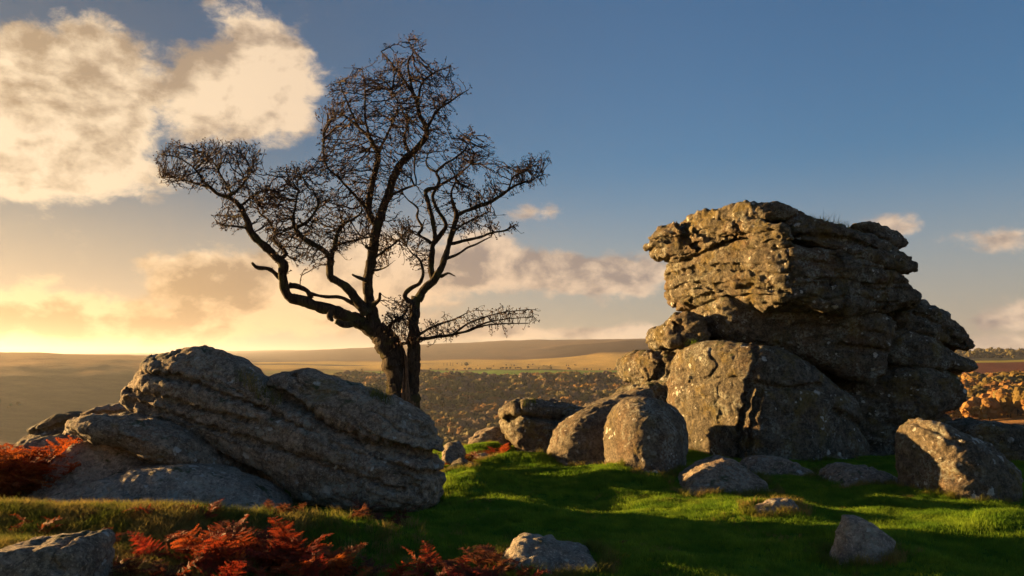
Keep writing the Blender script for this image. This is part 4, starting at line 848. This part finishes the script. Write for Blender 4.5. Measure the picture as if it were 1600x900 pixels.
def bracken(label, px, row, Y, n, size, spread, kind, lift=None, tilt=0.0):
    w = P(px, row, Y); z = gz(w[0], Y) if lift is None else lift
    o = empty('bracken', (w[0], Y, z)); tag(o, label, 'bracken', 'clumps of autumn bracken')
    for i in range(n):
        c = bpy.data.objects.new('frond', random.choice(FR[kind])); COL.objects.link(c); c.parent = o
        a = random.uniform(0, 6.283); q = spread * math.sqrt(random.random()); fx, fy = w[0] + q * math.cos(a) * 1.5, Y + q * math.sin(a) * 0.7
        dz = gz(fx, fy) - z if lift is None else 0
        c.location = (fx - w[0], fy - Y, dz - 0.02); s = size * random.uniform(0.6, 1.15); c.scale = (s, s, s * random.uniform(0.75, 1.1))
        c.rotation_euler = (random.uniform(-.3, .3), random.uniform(-.25, .45) + tilt, random.uniform(0, 6.283))
for a in [('big bank of glowing orange bracken beside the steep pale slab', -12, 775, 9.2, 50, 0.95, 0.5, 'orange'),
          ('orange bracken in front of the angular brown boulder', 2, 730, 9.8, 26, 0.95, 0.5, 'orange'),
          ('dark red bracken at the end of the broad flat slab', -50, 790, 9.0, 18, 0.7, 0.4, 'red'),
          ('small bright red bracken on the hummock before the broad flat slab', 135, 812, 7.5, 9, 0.30, 0.16, 'red'),
          ('low rusty bracken behind the square edged rock', 110, 860, 6.3, 9, 0.30, 0.22, 'red'),
          ('sprawling rusty bracken over the hummock slope', 170, 870, 6.1, 9, 0.28, 0.25, 'red'),
          ('large rust red bracken clump at the end of the hummock', 365, 885, 6.1, 46, 0.50, 0.38, 'red'),
          ('orange tipped bracken beside the large rust red clump', 465, 885, 6.0, 26, 0.46, 0.30, 'orange'),
          ('single low orange bracken spray on the dark grass', 520, 905, 5.8, 4, 0.34, 0.12, 'orange'),
          ('bright red bracken sprig next to brown bracken', 640, 895, 5.9, 8, 0.32, 0.16, 'red'),
          ('brown withered bracken beside the pale lichened rock', 745, 890, 6.0, 14, 0.36, 0.22, 'brown'),
          ('red bracken leaning on the pale lichened rock', 790, 895, 5.75, 5, 0.34, 0.12, 'red'),
          ('dark withered bracken on the shaded grass by the slab', 585, 840, 7.5, 10, 0.36, 0.2, 'brown'),
          ('small dark bracken above the large rust red clump', 440, 830, 7.2, 6, 0.30, 0.15, 'brown'),
          ('red bracken behind the end of the tilted outcrop', 712, 700, 12.4, 9, 0.42, 0.22, 'red'),
          ('red bracken below the ledge boulder', 785, 712, 13.0, 8, 0.36, 0.2, 'red'),
          ('thin rusty bracken on the hummock crest', 300, 845, 6.9, 8, 0.34, 0.25, 'red'),
          ('ragged brown bracken below the rust red clump', 265, 900, 5.7, 9, 0.40, 0.2, 'brown'),
          ('low mixed red bracken between the hummock and the brown bracken', 690, 905, 5.7, 9, 0.30, 0.2, 'red'),
          ('dark bracken on the grass by the orange spray', 560, 895, 6.0, 7, 0.28, 0.15, 'brown'),
          ('creeping rusty bracken along the foot of the hummock', 210, 895, 5.6, 12, 0.30, 0.3, 'red'),
          ('small orange bracken on the hummock beside the square edged rock', 60, 845, 6.6, 8, 0.28, 0.2, 'orange'),
          ('rust bracken filling the dip right of the large clump', 410, 905, 5.6, 14, 0.36, 0.3, 'red'),
          ('tiny brown bracken tuft by itself in the turf', 960, 872, 6.7, 4, 0.16, 0.06, 'brown')]:
    bracken(*a)

# ------------------------------------------------------------------ tufts rooted on the rocks
bpy.context.view_layer.update()
_dg = bpy.context.evaluated_depsgraph_get()
def tuft(label, px, row, size, n, mat, group=None, name='grass_tuft'):
    d = px_dir(px, row); ok, hit, _n, _i, ob, _m = SC.ray_cast(_dg, Vector((0, 0, EYE)), d, distance=40)
    if not ok: return
    o = clump(name, n, 0.10 * size, 0.16 * size, 0.005, 0.8, mat); COL.objects.link(o); o.location = hit + Vector((0, 0.03, -0.02)); tag(o, label, 'grass', group)
HEATH = leaf_mat('heather_sprig', (0.05, 0.03, 0.018), (0.10, 0.06, 0.03), 8, 0.2)
for q in ((378, 592), (388, 600), (397, 608), (410, 618), (425, 628)): tuft('straggling grass growing in the notch of the tilted outcrop', q[0], q[1], 1.0, 60, STRAW, 'grass in the outcrop notch')
for q in ((596, 624), (604, 628), (588, 620), (580, 616)): tuft('sunlit grass tuft at the foot of the bare tree', q[0], q[1], 0.9, 50, STRAW, 'grass at the foot of the tree')
for q in ((1275, 343), (1290, 346), (1312, 352), (1322, 355)): tuft('short dry grass tuft on top of the tall tor', q[0], q[1], 0.8, 40, STRAW, 'grass on top of the tor')
tuft('dark heather sprig standing on top of the tall tor', 1300, 348, 1.5, 14, HEATH, None, 'heather')
for q in ((1064, 541), (1075, 538), (1085, 536)): tuft('yellow green tuft wedged between blocks of the tor', q[0], q[1], 0.7, 50, TURF, 'tufts between the tor blocks')
for q in ((822, 632), (832, 630)): tuft('golden tuft on top of the ledge boulder', q[0], q[1], 0.8, 50, STRAW, 'tufts on the ledge boulder')

# ------------------------------------------------------------------ far woods and single trees
def tree_proto(seed, conifer=False):
    rs = random.Random(seed); r2 = np.random.default_rng(seed); V, F = [], []; TV, TF = [], []
    tube(np.array([(0, 0, -0.6), (0.02, 0, .2), (0, .02, .6)]), [0.035, 0.028, 0.012], 5, TV, TF)
    if conifer:
        for i in range(130):
            t = rs.random() ** 0.8; c = np.array((0, 0, 0.1 + 0.9 * t)); a = rs.uniform(0, 6.28); rr = 0.2 * (1 - t) + 0.015; e = c + np.array((math.cos(a) * rr, math.sin(a) * rr, -0.05)); s = np.array((-math.sin(a), math.cos(a), 0)) * 0.035
            k = len(V); V += [c, e - s, e + s]; F.append((k, k + 1, k + 2))
    else:
        cen = [(np.array((rs.uniform(-.28, .28), rs.uniform(-.28, .28), rs.uniform(.38, .86))), rs.uniform(.16, .27)) for _ in range(11)]
        bmi = bmesh.new(); bmesh.ops.create_icosphere(bmi, subdivisions=2, radius=1.0); iv = np.array([v.co[:] for v in bmi.verts]); fi_ = [tuple(v.index for v in f.verts) for f in bmi.faces]; bmi.free()
        for c, r in cen:
            k0 = len(V); V += [c + v * r * 0.93 * (1 + 0.22 * rs.uniform(-1, 1)) for v in iv]; F += [tuple(k0 + i for i in f) for f in fi_]
            for _ in range(40):
                d = r2.normal(size=3); d /= np.linalg.norm(d); p = c + d * r * rs.uniform(.72, 1.08); n = d + r2.normal(size=3) * .5; n /= np.linalg.norm(n); a = np.cross(n, r2.normal(size=3)); a /= np.linalg.norm(a); b = np.cross(n, a); s = rs.uniform(.025, .05)
                k = len(V); V += [p - a * s, p - b * s * .8, p + a * s, p + b * s]; F.append((k, k + 1, k + 2, k + 3))
        for _ in range(6):
            c, r = rs.choice(cen); tube(np.array([(0, 0, .3), c * .6, c]), [0.016, 0.010, 0.004], 3, TV, TF)
    return (mesh_np('crown', np.array(V), F, False), mesh_np('trunk', np.array(TV), TF))
def wood_mat(name, c1, c2): return leaf_mat(name, c1, c2, 0.03, 0.3)
WM = [wood_mat('leaf_rust', (0.22, 0.11, 0.035), (0.30, 0.17, 0.05)), wood_mat('leaf_olive', (0.13, 0.11, 0.035), (0.19, 0.15, 0.05)), wood_mat('leaf_gold', (0.12, 0.082, 0.020), (0.17, 0.115, 0.028)), wood_mat('leaf_bare', (0.15, 0.105, 0.065), (0.20, 0.14, 0.08)), wood_mat('needle', (0.05, 0.05, 0.022), (0.08, 0.07, 0.025)), wood_mat('leaf_bright', (0.36, 0.19, 0.035), (0.44, 0.26, 0.05))]
PROT = [tree_proto(i) for i in range(4)] + [tree_proto(90, True)]
def joined(i, mat):
    c, t = PROT[i]; V = []; F = []; n = len(c.vertices)
    V = [tuple(v.co) for v in c.vertices] + [tuple(v.co) for v in t.vertices]; F = [tuple(p.vertices) for p in c.polygons] + [tuple(n + v for v in p.vertices) for p in t.polygons]
    me = bpy.data.meshes.new('wood_tree'); me.from_pydata(V, [], F); me.materials.append(mat); me.materials.append(TWIG)
    for k, p in enumerate(me.polygons): p.material_index = 0 if k < len(c.polygons) else 1
    return bpy.data.objects.new('wood_tree', me)
def wood(name, p0, p1, d0, d1, n, hmin, hmax, protos, dens=0.0):
    px = rng.uniform(p0, p1, n); d = np.sqrt(rng.uniform(d0 ** 2, d1 ** 2, n)); a = np.arctan((px - 800) / FPX); x, y = d * np.sin(a), d * np.cos(a)
    k = fbm(np.stack([x, y, 0 * x], 1) / 90.0, 3) > dens; x, y = x[k], y[k]; z = ground_z(x, y)
    scatter(name, np.stack([x, y, z - 0.3], 1), rng.uniform(0, 6.28, len(x)), rng.uniform(hmin, hmax, len(x)), protos)
wood('woodland', 520, 1120, 240, 920, 5200, 12, 20, [joined(0, WM[0]), joined(1, WM[1]), joined(2, WM[3]), joined(3, WM[3]), joined(4, WM[4]), joined(0, WM[1])], -0.6)
wood('valley_scrub', -250, 560, 450, 900, 2600, 2.0, 6.0, [joined(0, WM[1]), joined(1, WM[3]), joined(2, WM[0])], 0.42)
wood('hillside_woodland', 1400, 1900, 330, 600, 1100, 6, 11, [joined(0, WM[2]), joined(1, WM[1]), joined(2, WM[2]), joined(3, WM[0])], -0.6)
wood('skyline_woodland', 1440, 1900, 1700, 2050, 700, 8, 16, [joined(1, WM[1]), joined(4, WM[4])], -0.5)
wood('hedgerow', 560, 1010, 1305, 1340, 70, 2.5, 5, [joined(1, WM[1]), joined(2, WM[3])], -0.3)
wood('hedgerow', 700, 900, 1400, 1600, 24, 2, 4, [joined(1, WM[1]), joined(2, WM[3])], 0.0)
def lone_tree(label, px, d, h, mi, pi, group=None, name='autumn_tree'):
    a = math.atan((px - 800) / FPX); x, y = d * math.sin(a), d * math.cos(a)
    o = empty(name, (x, y, gz(x, y))); tag(o, label, 'tree', group); me_c, me_t = PROT[pi]
    key = (pi, mi)
    if key not in LT:
        c = me_c.copy(); c.materials.clear(); c.materials.append(WM[mi]); LT[key] = c
    for nm, me, mt in (('crown', LT[key], None), ('trunk', me_t, TWIG)):
        q = obj(nm, me, mt, o); q.scale = (h * random.uniform(.95, 1.2), h * 1.1, h); q.rotation_euler.z = random.uniform(0, 6)
LT = {}
lone_tree('round golden tree at the top edge of the valley wood', 921, 800, 20, 5, 0); lone_tree('broad orange tree below the golden tree in the wood', 850, 690, 17, 5, 1); lone_tree('wide rust crowned tree in the wood near the tor', 960, 640, 19, 5, 2)
lone_tree('pale olive tree standing at the field edge left of the golden tree', 885, 830, 13, 1, 3); lone_tree('small gold tree beside the field above the tor boulders', 962, 860, 13, 5, 1); lone_tree('lone bushy tree on the skyline field bank', 729, 1420, 9, 1, 0); lone_tree('solitary bush tree on the green field', 697, 1010, 9, 3, 2)
lone_tree('small gold tree low in the valley behind the red bracken', 712, 380, 9, 5, 3)
for px in (694, 699, 704, 708, 722): lone_tree('tiny dark conifer in a row on the pale field', px, 1500, 7, 4, 4, 'row of conifers on the pale field', 'conifer')
for i in range(26):
    mi_ = random.choice((2, 2, 0))
    lone_tree('golden rounded tree in the band of trees below the red moor' if mi_ == 2 else 'rust brown rounded tree in the band of trees below the red moor', random.uniform(1495, 1640), random.uniform(340, 520), random.uniform(8, 11), mi_, random.randrange(4), 'golden trees below the red moor' if mi_ == 2 else 'rust trees below the red moor')

# ------------------------------------------------------------------ haze
def build_haze():
    x, y0, y1, z0, z1 = 9600, -9600, 9600, -150, 165
    V = [(sx, sy, sz) for sx in (-x, x) for sy in (y0, y1) for sz in (z0, z1)]
    F = [(0, 1, 3, 2), (4, 6, 7, 5), (0, 4, 5, 1), (2, 3, 7, 6), (0, 2, 6, 4), (1, 5, 7, 3)]
    m = bpy.data.materials.new('haze'); m.use_nodes = True; nt = m.node_tree; nt.nodes.clear()
    v = nt.nodes.new('ShaderNodeVolumePrincipled'); v.inputs['Color'].default_value = (0.86, 0.90, 1.0, 1); v.inputs['Density'].default_value = HAZE; v.inputs['Anisotropy'].default_value = 0.5
    o = nt.nodes.new('ShaderNodeOutputMaterial'); nt.links.new(v.outputs[0], o.inputs['Volume'])
    b = obj('haze', mesh_np('haze', V, F, False), m); tag(b, kind='stuff')
HAZE = 0.00006
build_haze()
